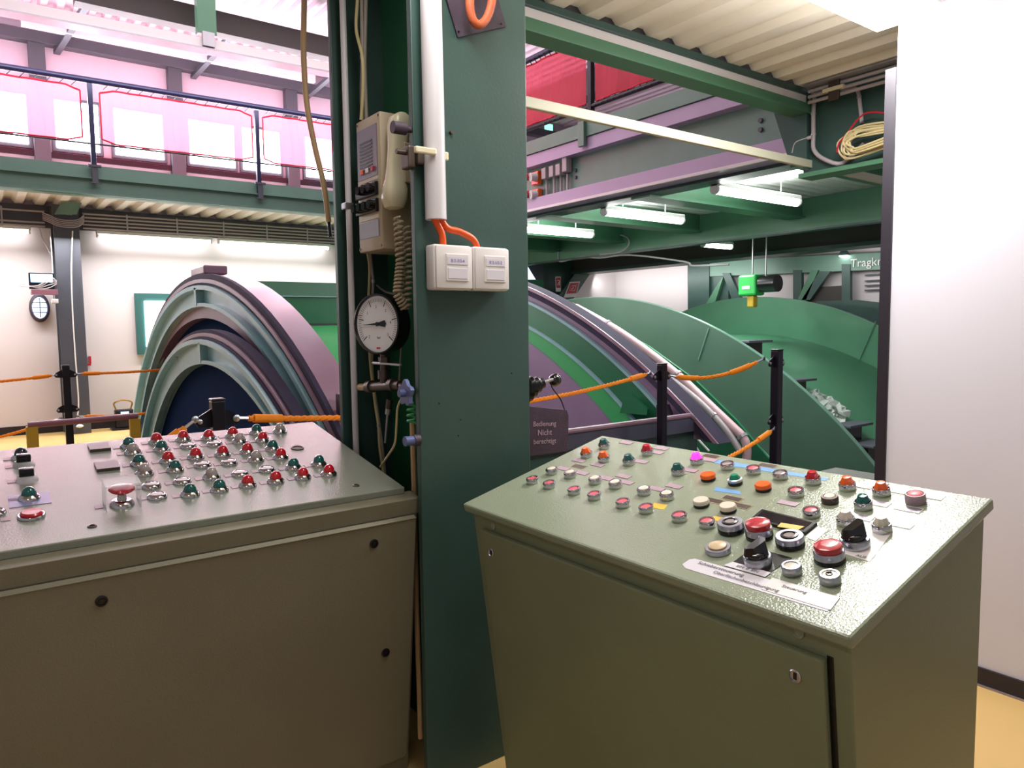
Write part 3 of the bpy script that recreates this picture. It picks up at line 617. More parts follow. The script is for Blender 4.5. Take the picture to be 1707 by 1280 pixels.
for j in range(2):
    obj('button_strip', B().box(fx-.014,fx,y0+.02,y1-.008,z0+.125+.055*j,z0+.170+.055*j,.003), BLK, t)
    for i in range(3 if j else 4):
        yy = y0+.036+.04*i; obj('round_button', B().cyl((fx-.014,yy,z0+.148+.055*j),(fx-.034,yy,z0+.148+.055*j),.0145,16), BLKM, t, True)
for yy in (y0+.01,y1-.01):
    for zz in (z0+.012,z1-.012): obj('screw', B().cyl((fx-.002,yy,zz),(fx,yy,zz),.004,10), BRONZE, t)
hs = thing('telephone_handset','cream telephone handset hanging on the side of the intercom','handset',(1.17,2.17,1.84))
hb = B()
hprof = [(1.865,.010,.020),(1.872,.028,.030),(1.895,.040,.034),(1.93,.040,.034),(1.96,.034,.022),(2.00,.031,.018),(2.06,.031,.018),(2.10,.034,.024),(2.135,.037,.034),(2.165,.032,.032),(2.178,.014,.022)]
rings = []
for z,hw,hd in hprof:
    bow = .012*math.sin((z-1.865)/(2.178-1.865)*PI); tilt = (z-2.02)*.10
    cxh,cyh = 1.158+tilt-bow*.8,2.172-bow
    rings.append([(cxh+hw*math.copysign(abs(math.cos(a))**.6,math.cos(a)),cyh+hd*math.copysign(abs(math.sin(a))**.6,math.sin(a)),z) for a in [2*PI*(i+.5)/16 for i in range(16)]])
hb.face_grid(rings); obj('grip', hb, CREAM, hs, True)
obj('inner_panel', B().box(1.165,1.195,2.136,2.145,1.95,2.08,.004), CREAMB, hs)
# coiled cord
cd = []
def coil(a,b_,turns,r,out):
    a=Vector(a); b_=Vector(b_); d=(b_-a); t_=d.normalized(); x=t_.cross(Vector((1,0,0))).normalized(); y=t_.cross(x)
    for i in range(turns*8): 
        q=i/(turns*8); ang=2*PI*i/8; out.append(a+d*q+x*math.cos(ang)*r+y*math.sin(ang)*r)
coil((1.135,2.130,1.835),(1.139,2.130,1.686),9,.014,cd); coil((1.139,2.130,1.686),(1.125,2.130,1.588),8,.014,cd); coil((1.125,2.130,1.588),(1.153,2.130,1.538),5,.014,cd)
coil((1.157,2.130,1.542),(1.173,2.140,1.688),8,.013,cd); coil((1.173,2.140,1.688),(1.183,2.160,1.818),7,.012,cd)
solo('curly_cable', B().tube(cd,.0042,6), CREAMB, 'coiled beige cord looping down from the telephone handset','cord',smooth=True)

# pressure gauge
gc = Vector((1.10,2.219,1.492)); ga = math.radians(21)
gn = Vector((-math.cos(ga),-math.sin(ga),0)); gx = Vector((math.sin(ga),-math.cos(ga),0))   # gx: rightwards as seen
gm = frame(gc, gx, (0,0,1))
t = thing('pressure_gauge','round white-faced pressure gauge with a black needle in the column channel','gauge',tuple(gc))
obj('case', B().lathe([(.088,-.055),(.098,-.045),(.098,.008),(.101,.010),(.101,.016),(.096,.018),(.094,.012),(.0935,.006),(0,.006)],40,gm), BLK, t, True)
fc = obj('dial', B().lathe([(.0935,.004),(.0935,.0075),(0,.0075)],40,gm), FAC, t)
tk = B()
for i in range(51):
    a = math.radians(220-i*260/50); L0 = .074 if i%10 else .064
    d = Vector((math.cos(a),math.sin(a),0)); q = Vector((-d.y,d.x,0))*(.0005 if i%10 else .0014)
    p1,p2 = d*L0,d*.086
    tk.prism([gm@(p1-q+Vector((0,0,.0076))),gm@(p2-q+Vector((0,0,.0076))),gm@(p2+q+Vector((0,0,.0076))),gm@(p1+q+Vector((0,0,.0076)))],gn*.0004)
obj('scale_marks', tk, BLK, fc)
for i,sx in enumerate(('2','0','1','2','3','4','5')):
    if sx=='0': continue
    a = math.radians({0:228,2:140,3:95,4:50,5:5,6:-38}[i]); text('number',sx,.014,gm@Matrix.Translation((.057*math.cos(a),.057*math.sin(a),.0078)),INK if i<6 else REDP,fc,.0002)
text('lettering','bar',.012,gm@Matrix.Translation((.004,-.045,.0078)),INK,fc,.0002)
obj('red_emblem', B().merge(B().box(-.007,.009,-.083,-.077,.0076,.0082).bm,gm), REDP, fc)
nb = B(); nd = .0095
na = math.radians(182)
def np_(r,a,z=nd): return gm@Vector((r*math.cos(a),r*math.sin(a),z))
nb.prism([np_(.072,na),np_(.004,na+1.2),np_(.004,na-1.2)],gn*.001)
nb.prism([np_(.004,na+PI-1.2),np_(.036,na+PI-.33),np_(.040,na+PI),np_(.036,na+PI+.33),np_(.004,na+PI+1.2)],gn*.001)
obj('needle', nb, BLK, t); obj('hub', B().lathe([(.007,.0075),(.007,.012),(0,.0125)],14,gm), BLK, t, True)
obj('marker_line', B().prism([gm@Vector((-.086,.028,.0096)),gm@Vector((-.064,.028,.0096)),gm@Vector((-.064,.030,.0096)),gm@Vector((-.086,.030,.0096))],gn*.0004), REDP, fc)
# valve fittings under the gauge
t = thing('pipe_fitting','aged bronze tee fitting with a blue valve wheel under the gauge','valve',(1.13,2.25,1.20))
gb = Vector((1.128,2.245,1.39)); tc_ = Vector((1.130,2.256,1.285)); 
obj('stem', B().cyl(gb,tc_,.013,14).cyl(gb-Vector((0,0,.01)),gb-Vector((0,0,.03)),.020,6).cyl(tc_+Vector((0,0,.02)),tc_+Vector((0,0,.05)),.020,14), BRONZE, t, True)
L_ = Vector((1.130,2.383,1.269)); L2 = Vector((1.130,2.448,1.265)); R_ = Vector((1.130,2.134,1.290))
obj('tee', B().cyl(L_,R_,.016,14).cyl(tc_+(L_-tc_)*.7,tc_+(L_-tc_)*.95,.022,14).cyl(tc_+(R_-tc_)*.45,tc_+(R_-tc_)*.65,.022,14), BRONZE, t, True)
obj('plug', B().cyl(L_,L2,.013,12), HOSE, t, True)
wh = Vector((1.060,1.957,1.281)); wb = B()
wm = Matrix.Translation(wh)@Matrix.Rotation(-PI/2,4,'Y')
prof = []
for i in range(24):
    a = 2*PI*i/24; r = .036*(1+.18*math.cos(5*a)); prof.append((r*math.cos(a),r*math.sin(a)))
wb.prism([wm@Vector((x,y,0)) for x,y in prof],(-.012,0,0)); wb.lathe([(.012,0),(.012,.03),(0,.03)],12,wm)
obj('valve_wheel', wb, BLUV, t, True); obj('spindle', B().cyl(wh,R_,.010,10), BRONZE, t, True)
obj('lever', B().box(1.11,1.118,2.10,2.27,1.356,1.362).cyl((1.114,2.30,1.359),(1.114,2.24,1.359),.005,8), GALV, t)
p1,p2,p3 = Vector((1.150,2.253,1.234)),Vector((1.150,2.274,1.180)),Vector((1.150,2.298,1.076))
t = thing('capillary_fitting','thin metal tube with a capped bronze end in the column channel','pipe',tuple(p3))
obj('cap', B().cyl(p1,lerp(p1,p2,.6),.011,12), BRONZE, t, True); obj('nut', B().cyl(lerp(p1,p2,.6),p2,.009,6), GALV, t); obj('tube', B().tube([p2,p3],.004,8), GALV, t, True)
t = thing('cable_gland','round steel gland on the column flange edge near the console','fitting',(1.070,1.960,1.134))
p = Vector((1.075,1.957,1.133)); obj('nut', B().cyl(p,p+Vector((-.03,0,0)),.015,14), BLUV, t, True); obj('body', B().cyl(p,p+Vector((.02,0,0)),.018,14), SIGNP, t, True)
p = Vector((1.100,2.018,1.207)); t = thing('green_spring','green coiled spring beside the blue valve wheel','spring',tuple(p)); cs = []
coil(p+Vector((.01,.01,.035)),p+Vector((.01,.01,-.035)),4,.014,cs); obj('coil', B().tube(cs,.004,6), GRV, t, True)
b = B().box(1.285,1.298,(1.290,2.643,0.995)[1]+.0,(1.290,2.790,0.976)[1],1.00,1.06,.002)
o = thing('junction_box','small dark junction plate low in the column channel','junction box',(1.29,2.45,1.0)); obj('plate', b, SIGNP, o); p = (1.283,2.729,0.979); obj('screw', B().cyl(p,Vector(p)+Vector((-.006,0,0)),.006,10), ALU, o)

# ================================================================= JOYSTICK AND HANGING SIGN behind the right console
t = thing('control_lever','black ball-headed lever with a ribbed rubber boot beside the column','lever',(1.62,2.05,1.0))
A0 = Vector((1.535,2.07,1.24)); A1 = Vector((1.665,2.05,1.272)); dirv = (A1-A0).normalized()
prof = []; Lb = (A1-A0).length
q = Vector((0,0,1)).rotation_difference(dirv).to_matrix().to_4x4(); bm_ = Matrix.Translation(A0)@q
for i in range(13):
    z = Lb*i/12; env = .075-.055*(i/12)**1.1; prof.append((env*(1.0 if i%2==0 else .80),z))
obj('rubber_boot', B().lathe([(0,0)]+prof+[(0,Lb)],28,bm_), BLK, t, True)
obj('rod', B().cyl(A1,(1.705,2.04,1.283),.006,10), GALV, t, True)
ball = Vector((1.722,2.05,1.279)); obj('ball_head', B().lathe([(.0245*math.sin(a*PI/12),-.0245*math.cos(a*PI/12)) for a in range(0,13)],24,Matrix.Translation(ball)), BLKM, t, True)
obj('bracket', B().box(1.528,1.56,2.0,2.14,.9,1.30,.004).box(1.50,1.56,1.98,2.2,.86,.9), GRD, t); obj('foot', B().box(1.535,1.56,2.03,2.1,0,.88), GRD, t)
sg = thing('warning_sign','small dark weathered sign hanging by a cord from the ball-headed lever','sign',(1.68,2.03,1.0))
sp_ = [Vector((1.558,2.030,1.198)),Vector((1.762,2.030,1.167)),Vector((1.771,2.030,1.146)),Vector((1.767,2.030,1.011)),Vector((1.555,2.030,1.014))]
obj('plate', B().prism(sp_,(0,.012,0),.0015), SIGNP, sg)
pc = Vector((1.655,2.030,1.094))
for i,(s,dz) in enumerate((('Bedienung',.030),('Nicht',-.002),('berechtigt',-.034))):
    text('lettering',s,.026 if i!=1 else .030,frame(pc+Vector((0,-.0007,dz)),(1,0,-.06),(0,0,1)),MAUP,sg,.0003)
obj('cord', B().tube(smoothpath([(1.700,2.04,1.285),(1.699,2.040,1.255),(1.735,2.035,1.209),(1.755,2.032,1.163)],5),.0022,6), BLK, sg, True)

# ================================================================= GALLERY ON THE LEFT (along the back wall)
GZ0,GZ1 = 3.27,3.655
t = thing('gallery_beam','grey-green edge beam of the gallery along the back wall','beam',(1,11.1,GZ0))
obj('web', B().box(-4,5.58,11.10,11.13,3.27,3.655), GRM, t)
obj('flange', B().box(-4,5.58,11.04,11.13,3.475,3.49), GRM, t)
obj('flange', B().box(-4,5.58,11.04,11.30,3.27,3.285), GRM, t)
struct('floor', B().box(-4,5.58,11.13,12.6,3.60,3.65), CEIL)
hr = thing('handrail','dark gallery handrail over the pink banners on the left','railing',(1,11.08,4.7))
obj('rail', B().tube([(-4,11.08,4.70),(5.62,11.08,4.775)],.040,12), RAILB, hr, True)
obj('wire', B().tube([(-4,11.08,3.90),(5.62,11.08,3.955)],.012,6), POST, hr, True)
for u,lb in ((-.73,'dark gallery railing post just outside the left picture edge'),(1.44,'dark left-gallery railing post between the first and second pale banner'),(3.59,'dark left-gallery railing post between the second and third pale banner'),(5.55,'dark left-gallery railing post hidden by the green column')):
    pt = thing('railing_post',lb,'post',(u,11.07,3.43),'posts of the left gallery railing')
    obj('post', B().box(u-.03,u+.03,11.05,11.11,3.49,4.70,.005), RAILB, pt)
    obj('base_plate', B().box(u-.075,u+.075,11.0,11.04,3.62,3.65).box(u-.07,u+.07,11.0,11.03,3.41,3.425).box(u-.035,u+.035,11.01,11.04,3.425,3.62), GRM if 0 else STRD, pt)
ban_x = [(-.62,1.33,'pale red railing banner cut by the left picture edge'),(1.55,3.52,'long pale red railing banner between two posts in the middle of the left gallery'),(3.68,5.48,'pale red railing banner reaching behind the dark green column')]
for xa,xb,lab in ban_x:
    bt = thing('railing_banner',lab,'banner',((xa+xb)/2,11.08,3.95),'banners on the left gallery railing')
    zt = lambda x: 4.635+.0085*x; zb = lambda x: 3.945+.0065*x
    N_ = 24; rows = []
    for k in range(2):
        rows.append([])
    bb = B(); g0=[];g1=[]
    for i in range(N_+1):
        x = xa+(xb-xa)*i/N_; cr = .05*max(0,1-min(i,N_-i)/2.)**1
        wob = .010*math.sin(i*1.7)
        g0.append((x,11.085+wob,zt(x)-cr)); g1.append((x,11.085-wob,zb(x)+cr))
    bb.face_grid([g0,g1],closed=False,caps=False)
    o = obj('cloth', bb, BAN, bt); sm = o.modifiers.new('s','SOLIDIFY'); sm.thickness = .003
    hmb = B().tube([(p_[0],p_[1],p_[2]) for p_ in g0],.013,6).tube(g1,.010,6).tube([g0[0],g1[0]],.010,6).tube([g0[-1],g1[-1]],.010,6)
    obj('hem', hmb, HEM, bt)
    lac = B()
    for i in range(14):
        x = xa+(xb-xa)*(i+.3)/14; lac.tube([(x,11.08,zt(x)-.005),(x+.07,11.07,zt(x)+.075)],.006,5)
    tag(obj('lacing', lac, POST, bt),kind='stuff')
# gallery wall columns and windows
for i,x in enumerate((-2.5,-.76,.99,2.80,4.65,6.45,8.3)):
    solo('wall_column', B().box(x-.10,x+.10,12.45,12.60,3.66,5.55,.004), STRD, 'slate steel column standing against the pinkish gallery wall','column','slate columns of the gallery wall')
b = B().box(-4,16,12.42,12.60,5.55,5.70,.003); solo('eaves_beam', b, STRD, 'dark beam along the top of the gallery wall under the roof sheets','beam')
wx = [(-1.6,-1.0),(-.6,.03),(.08,.83),(1.17,1.72),(1.93,2.60),(2.99,3.68),(3.82,4.44),(4.90,5.62),(6.7,7.5),(7.6,8.1)]
for k,(xa,xb) in enumerate(wx):
    fr = B().box(xa-.05,xb+.05,12.55,12.60,4.09,4.87)
    o = struct('window_%d'%(k+1), fr, STRD); o2 = obj('pane', B().box(xa,xb,12.535,12.549,4.14,4.82), WIN, o)
solo('window_sill_rail', B().box(-4,9,12.50,12.54,3.98,4.06), POST, 'dark blue sill rail below the gallery windows','rail')
# under gallery: column, tray, cables, lamps
cf = thing('steel_column','slate-green steel column in front of the white back wall beside the rope post','column',(1.19,12.3,0))
obj('flange', B().box(1.03,1.35,12.15,12.17,0,3.27,.003), STRD, cf); obj('web', B().box(1.18,1.20,12.17,12.50,0,3.27), STRD, cf); obj('flange', B().box(1.03,1.35,12.50,12.52,0,3.27,.003), STRD, cf)
solo('gallery_girder', B().box(-4,5.5,12.53,12.58,2.98,3.29), STRD,'slate girder under the gallery along the back wall','beam')
ft = thing('floodlight','pale square floodlight bracket on top of the back wall column','lamp',(1.2,12.0,3.1))
obj('plate', B().prism([(1.044,12.000,3.109),(1.132,12.000,3.281),(1.379,12.000,3.295),(1.312,12.000,3.131)],(0,.02,0)), GRM, ft); obj('bracket', B().box(1.18,1.26,12.02,12.06,3.12,3.27), GRM, ft)
for i in range(5):
    z = 2.985+.052*i
    solo('wall_conduit', B().tube([(1.42,12.36,z),(5.4,12.36,z+.01)],.013,6), GREYP, ('lowest','second lowest','middle','second highest','highest')[i]+' of five grey conduits along the girder right of the back column','conduit','parallel conduits under the left gallery',smooth=True)
    if i in (0,1,4): solo('wall_conduit', B().tube([(-3,12.36,z-.02),(.95,12.36,z-.01)],.013,6), GREYP, ('lowest','middle','','','highest')[i]+' of three grey conduits along the girder left of the back column','conduit','conduits at the far left under the gallery',smooth=True)
for i in range(5):
    z = 2.99+.024*i; y = 12.13-.002*i
    solo('cable', B().tube(smoothpath([(.93,12.36,z+.08),(1.0,y+.02,z+.02),(1.08,y,z-.02),(1.2,y,z-.035),(1.32,y,z-.02),(1.39,y+.02,z+.03),(1.44,12.36,z+.10)],4),.007,6), GREYP, 'pale cable bent around the head of the back wall column','cable','cables wrapped round the back wall column',smooth=True)
for xx in (2.0,2.7,3.4,4.1,4.8,.45): solo('conduit_clip', B().box(xx-.01,xx+.01,12.335,12.345,2.95,3.22), GALV, 'thin vertical strap across the conduits under the gallery','clip','straps across the gallery conduits')
for xa,xb,lab in ((1.62,3.2,'tube lamp under the gallery just right of the back wall column'),(3.35,5.2,'tube lamp under the gallery nearest to the dark green column'),(-1.6,.75,'tube lamp under the gallery left of the back wall column')):
    luminaire('fluorescent_lamp',xa,xb,12.42,2.90,lab,'tube lamps under the left gallery',r=.03)
def wire(pts,r,m,lab,grp=None): return solo('hanging_cable', B().tube(smoothpath(pts,5),r,6), m, lab,'cable',grp,smooth=True)
wire([(1.261,12.120,2.907),(1.217,12.120,2.356),(1.200,12.120,1.760),(1.201,12.120,1.073),(1.207,12.120,0.466),(1.171,12.120,0.207)],.010,WHT,'white cable hanging down the front of the back wall column')
wire([(0.985,12.120,2.889),(0.991,12.120,2.598),(0.983,12.120,1.928)],.008,GREYP,'thin grey cable on the left edge of the back wall column')
wire([(0.880,12.300,2.943),(0.913,12.300,2.778),(0.996,12.300,2.572)],.006,GREYP,'thin cable sagging from the conduits to the back wall column')
p = Vector((1.202,12.100,0.119)); solo('cable_end', B().lathe([(0,-.03),(.045,-.015),(.05,.0),(.03,.02),(0,.028)],12,Matrix.Translation(p)), WHT, 'white lump at the lower end of the hanging cable','cable end',smooth=True)
# small shelf with screen, round wall light, red hook
t = thing('wall_shelf','brown shelf with tangled cables on the left of the back wall column','shelf',(.93,12.2,1.98))
obj('board', B().box(.72,1.03,12.05,12.2,2.00,2.07,.004), MARO, t); obj('monitor', B().box(.70,1.0,12.08,12.14,2.075,2.30,.006), POST, t); obj('screen', B().box(.72,.98,12.074,12.08,2.17,2.285), SCN, t)
obj('bracket', B().box(.95,1.03,12.05,12.2,1.88,1.94,.01), WHT, t)
for i in range(5): 
    z=2.09+.01*i; obj('cable', B().tube(smoothpath([(1.02,12.0,z+.06),(.92,11.98,z+.03*i),(.8,11.98,z-.01),(.62-.03*i,12.0,z+.05-.02*i)],4),.006,5), GREYP, t, True)
t = thing('wall_light','oval caged bulkhead lamp glowing on the back wall','lamp',(.83,12.5,1.83))
wm_ = Matrix.Translation((.835,12.58,1.83))@Matrix.Rotation(PI/2,4,'X')@Matrix.Diagonal((.72,1.2,1,1))
obj('rim', B().lathe([(.175,0),(.175,.05),(.14,.07),(.13,.05)],28,wm_), SIGNP, t, True); obj('glass', B().lathe([(.13,.04),(.12,.08),(.07,.11),(0,.12)],24,wm_), WINB, t, True)
cg = B()
for i in (-1,0,1): cg.tube([(.835-.09,12.47,1.83+.07*i),(.835,12.445,1.83+.07*i),(.835+.09,12.47,1.83+.07*i)],.006,5)
cg.tube([(.835,12.48,1.69),(.835,12.445,1.83),(.835,12.48,1.97)],.006,5); obj('cage', cg, SIGNP, t)
p = (1.386,12.450,1.030); solo('red_hook', B().box(p[0]-.02,p[0]+.05,12.50,12.56,p[2]-.06,p[2]-.03).box(p[0]+.03,p[0]+.055,12.50,12.60,p[2]-.03,p[2]+.08), REDP, 'small red hook on the wall right of the back column','hook')
# window low on the wall
o = struct('window_20', B().box(2.08,2.66,12.54,12.60,1.11,2.06), mat('teal_window_frame','35605e',.4))
obj('pane', B().box(2.21,2.66,12.525,12.539,1.22,1.94), WIN, o)
# small device on floor at the wall
t = thing('floor_lantern','small dark device with a glowing blue screen on the floor by the back wall','lantern',(1.80,12.3,0)); 
obj('case', B().box(1.68,1.93,12.2,12.36,.02,.30,.02), POST, t); obj('screen', B().box(1.75,1.86,12.192,12.2,.18,.27), SCN, t); obj('base', B().box(1.62,1.98,12.15,12.4,0,.03), POST, t)
obj('handle', B().tube(smoothpath([(1.70,12.28,.3),(1.68,12.28,.40),(1.8,12.28,.44),(1.92,12.28,.40),(1.90,12.28,.3)],4),.012,6), BRS, t, True)

# ================================================================= ROOF ZONE OF THE HALL
t = solo('roof_girder', B().box(1.2,4.6,9.95,10.15,5.28,5.55), BRN, 'dark brown roof girder crossing behind the top of the column','beam')
ln = thing('light_trunking','long white lighting trunking hanging under the hall roof','lighting track',(1,9.5,4.9))
obj('trunk', B().prism([(-3,9.5,4.80),(-3,9.62,4.80),(-3,9.62,4.92),(-3,9.5,4.92)],(9,0,.14)), WHT, ln)
obj('edge', B().prism([(-3,9.46,4.78),(-3,9.66,4.78),(-3,9.66,4.80),(-3,9.46,4.80)],(9,0,.14)), GALV, ln)
ln = thing('light_trunking','second lighting trunking higher and further right under the hall roof','lighting track',(1,10.3,5.4))
obj('trunk', B().prism([(-.5,10.3,5.44),(-.5,10.38,5.44),(-.5,10.38,5.50),(-.5,10.3,5.50)],(7,0,.16)), WHT, ln); obj('tube', B().tube([(.6,10.34,5.43),(5.8,10.34,5.55)],.02,8), WHT, ln, True)
for u,zb in (((2.529,9.560,5.197),4.90),):
    hp = thing('roof_hanger','green vertical hanger holding the long lighting trunking','hanger',(u[0],9.56,4.9)); obj('post', B().box(u[0]-.11,u[0]+.11,9.50,9.62,5.06,5.9,.004), GRB, hp); obj('bracket', B().box(u[0]-.07,u[0]+.07,9.45,9.5,4.90,5.07,.003), GALV, hp)
for x in (1.20,3.05,4.9):
    solo('roof_brace', B().prism([(x,12.55,5.52),(x+.08,12.55,5.52),(x+.38,11.2,5.88),(x+.30,11.2,5.88)],(0,0,-.06)), STRD, {1.20:'leftmost slanting roof brace above the gallery',3.05:'middle slanting roof brace above the gallery',4.9:'slanting roof brace next to the hanging tan hose'}[x],'brace','slanting roof braces')
solo('roof_sheet_edge', B().box(.8,4.9,12.0,12.1,5.60,5.72), WHT,'pale perforated cable trunk under the roof sheets at the back wall','trunking')

# ================================================================= RIGHT GALLERY / CRANE BEAM ALONG Y at X=5.7
GX = 5.7
t = thing('gallery_beam','deep grey-green gallery beam with lilac light painted on its flanges above the machine discs','beam',(GX,8,2.9))
LIL = mat('lilac_lit_flange','b09cbb',.45,0,.05,40,.04,2)  # lilac stands for pinkish daylight and banner bounce on the flanges
obj('web', B().box(GX+.02,GX+.05,3.4,11.1,3.03,3.41), GRM, t)
obj('flange', B().box(GX-.10,GX+.16,3.4,11.1,2.89,3.03,.003), LIL, t, label='lower flange painted with lilac light'); obj('flange_lip', B().box(GX-.115,GX-.10,3.4,11.1,2.87,2.90,.003), WHT, t)
obj('flange', B().box(GX-.10,GX+.16,3.4,11.1,3.41,3.55,.003), LIL, t, label='upper flange painted with lilac light')
obj('edge_channel', B().box(GX-.12,GX-.08,3.4,11.1,3.555,3.71,.003), GRM, t)
for y in (3.65,3.95,6.4,6.55):
    for z in (3.18,3.26): obj('bolt', B().cyl((GX+.02,y,z),(GX+.0,y,z),.022,8), STRD, t)
struct('floor', B().box(GX-.07,GX+1.4,3.4,11.1,3.62,3.66), CEIL)
hr = thing('handrail','dark gallery handrail above the bright red banners on the right','railing',(GX,7,4.72))
obj('rail', B().tube([(GX,3.2,4.72),(GX,11.1,4.74)],.035,12), RAILB, hr, True); obj('rail', B().tube([(GX,3.2,3.90),(GX,11.1,3.92)],.028,10), POST, hr, True)
for y,lb in ((4.0,'right-gallery railing post behind the booth beam'),(6.12,'dark right-gallery railing post between the two bright red banners'),(8.3,'right-gallery railing post just behind the column edge'),(10.4,'right-gallery railing post farthest back behind the column')):
    pt = thing('railing_post',lb,'post',(GX,y,3.4),'posts of the right gallery railing')
    obj('post', B().box(GX-.03,GX+.03,y-.03,y+.03,3.66,4.72,.005), POST, pt); obj('base_plate', B().box(GX-.16,GX-.12,y-.05,y+.05,3.45,3.72,.004), GRM, pt)
for k,(ya,yb,lab) in enumerate(((4.05,6.05,'bright red railing banner on the right gallery nearest to the booth beam'),(6.2,8.22,'bright red railing banner on the right gallery next to the dark green column'))):
    bt = thing('railing_banner',lab,'banner',(GX,(ya+yb)/2,3.92),'banners on the right gallery railing'); N_=24; g0=[];g1=[]
    for i in range(N_+1):
        y = ya+(yb-ya)*i/N_; wob=.012*math.sin(i*1.3); g0.append((GX+wob,y,4.66)); g1.append((GX-wob,y,3.95))
    o = obj('cloth', B().face_grid([g0,g1],closed=False,caps=False), BAN, bt); sm = o.modifiers.new('s','SOLIDIFY'); sm.thickness=.003
    obj('hem', B().tube(g0,.010,6).tube(g1,.010,6), HEM, bt)
    lc_ = B()
    for i in range(22):
        y = ya+(yb-ya)*(i+.5)/22; lc_.tube([(GX,y,3.95),(GX-.03,y+.03,3.89)],.006,5).tube([(GX,y,4.65),(GX-.03,y+.03,4.72)],.006,5)
    tag(obj('lacing', lc_, POST, bt),kind='stuff')
# red power sockets on the beam web
for zc,lab in ((3.285,'upper red and white power socket on the gallery beam'),(3.075,'lower red and white power socket on the gallery beam')):
    t = thing('power_socket',lab,'socket',(5.62,7.1,zc)); obj('housing', B().box(5.64,5.71,7.0,7.14,zc-.09,zc+.07,.01), ORL, t)
    obj('cover', B().cyl((5.64,7.03,zc),(5.56,7.05,zc-.01),.05,16), WHT, t, True); obj('flap', B().cyl((5.60,7.12,zc+.01),(5.54,7.14,zc),.045,16), REDP, t, True)
for i,y in enumerate((6.88,6.74,6.62,6.5)):
    t = thing('switch_box',('grey switch box next to the red power sockets','second grey switch box from the red power sockets','third grey switch box from the red power sockets','tallest grey switch box, farthest from the red power sockets')[i],'switch',(5.66,y,2.92),'switch boxes on the gallery beam'); obj('housing', B().box(5.62,5.71,y-.045,y+.035,3.23+.02*(i==3),3.36+.06*(i==3),.008), GREYP, t); obj('pipe', B().cyl((5.68,y,2.92),(5.68,y,3.23),.016,8), GREYP, t, True)

# ================================================================= MACHINE ROOM CEILING BEAMS
t = thing('main_girder','large green girder crossing behind the tube lamps','beam',(8.9,6,2.6)); b = B()
obj('web', B().box(8.86,8.90,.5,12.5,2.69,3.095), GRB, t); obj('flange', B().box(8.80,8.96,.5,12.5,2.665,2.69), GRD, t)
for i,(y,x0) in enumerate(((3.55,5.9),(5.48,5.9),(7.15,5.9),(8.75,5.9),(10.4,5.9))):
    t = thing('cross_beam','green cross beam under the white corrugated ceiling','beam',((x0+8.8)/2,y,2.83),'cross beams of the machine-room ceiling')
    obj('web', B().box(x0,8.86,y+.0,y+.03,2.86,3.10), GRB, t); obj('flange', B().box(x0,8.86,y-.05,y+.22,2.84,2.862), GRB, t)
solo('edge_beam', B().box(5.86,6.1,3.4,11.1,2.86,3.10), GRD,'dark green beam just behind the gallery beam with lilac light painted on its flanges','beam')
t = thing('rear_girder','dark girder behind the large green girder','beam',(11.5,6,2.6)); obj('web', B().box(11.0,11.3,-1,12.5,2.68,3.095), BRN, t); obj('flange', B().box(10.9,11.4,-1,12.5,2.62,2.68), GRD, t)
# rear truss with lettering in front of white panels
X_ = 12.4
t = thing('rear_truss','dark green steel truss with white lettering far behind the discs','truss',(X_,8,0))
def px_bar(nm,p0,p1,p2,p3,m=GRD,th=.08,par=None): return obj(nm, B().prism([p0,p1,p2,p3],(th,0,0)), m, par or t)
px_bar('chord',(12.400,10.263,2.785),(12.400,5.890,2.624),(12.400,5.882,2.339),(12.400,10.260,2.468),GRM)
px_bar('post',(12.380,10.296,3.002),(12.380,9.746,2.953),(12.380,9.730,1.405),(12.380,10.283,1.408))
px_bar('post',(12.380,6.877,2.491),(12.380,6.724,2.480),(12.380,6.700,1.542),(12.380,6.854,1.544))
px_bar('post',(12.380,7.819,2.451),(12.380,7.648,2.440),(12.380,7.629,1.557),(12.380,7.801,1.560))
px_bar('brace',(12.360,7.444,2.425),(12.360,7.304,2.415),(12.360,7.562,1.831),(12.360,7.732,1.837),GRB)
px_bar('brace',(12.360,7.280,2.392),(12.360,7.074,2.378),(12.360,7.456,1.882),(12.360,7.624,1.888))
px_bar('brace',(12.360,9.396,2.499),(12.360,9.221,2.487),(12.360,8.870,1.815),(12.360,9.097,1.822))
px_bar('brace',(12.360,9.571,2.204),(12.360,9.366,2.436),(12.360,9.597,1.836),(12.360,9.873,1.782),GRB)
px_bar('panel',(12.450,9.797,2.528),(12.450,9.317,2.496),(12.450,9.305,1.584),(12.450,9.787,1.592))
px_bar('panel',(12.460,7.690,2.114),(12.460,6.901,2.117),(12.460,6.884,1.438),(12.460,7.676,1.446),BRN)
def py_bar(nm,p0,p1,p2,p3,m=GRD,th=.06,par=None): return obj(nm, B().prism([p0,p1,p2,p3],(0,th,0)), m, par or t)
py_bar('brace',(11.063,12.300,2.753),(11.768,12.300,3.039),(10.806,12.300,1.974),(9.889,12.300,1.514))
py_bar('panel',(9.405,12.450,2.792),(11.200,12.450,2.971),(10.915,12.450,1.439),(9.384,12.450,1.456))
py_bar('window_panel',(9.370,12.400,2.975),(10.124,12.400,3.050),(10.117,12.400,2.479),(9.362,12.400,2.459),STRD,.04)
py_bar('window_light',(9.351,12.380,2.747),(9.657,12.380,2.759),(9.883,12.380,2.472),(9.347,12.380,2.457),WINB,.015)
py_bar('sill',(9.347,12.380,2.457),(10.100,12.380,2.478),(10.095,12.380,2.036),(9.340,12.380,2.028),GRK,.04)
text('lettering','Tragkraft',.20,frame((12.380,6.345,2.482),(0,-1,.0),(0,0,1)),WHT,t,.002,sx=1.0)
struct('wall_far', B().box(12.62,12.75,-1,12.6,-3.38,3.09), WALL)
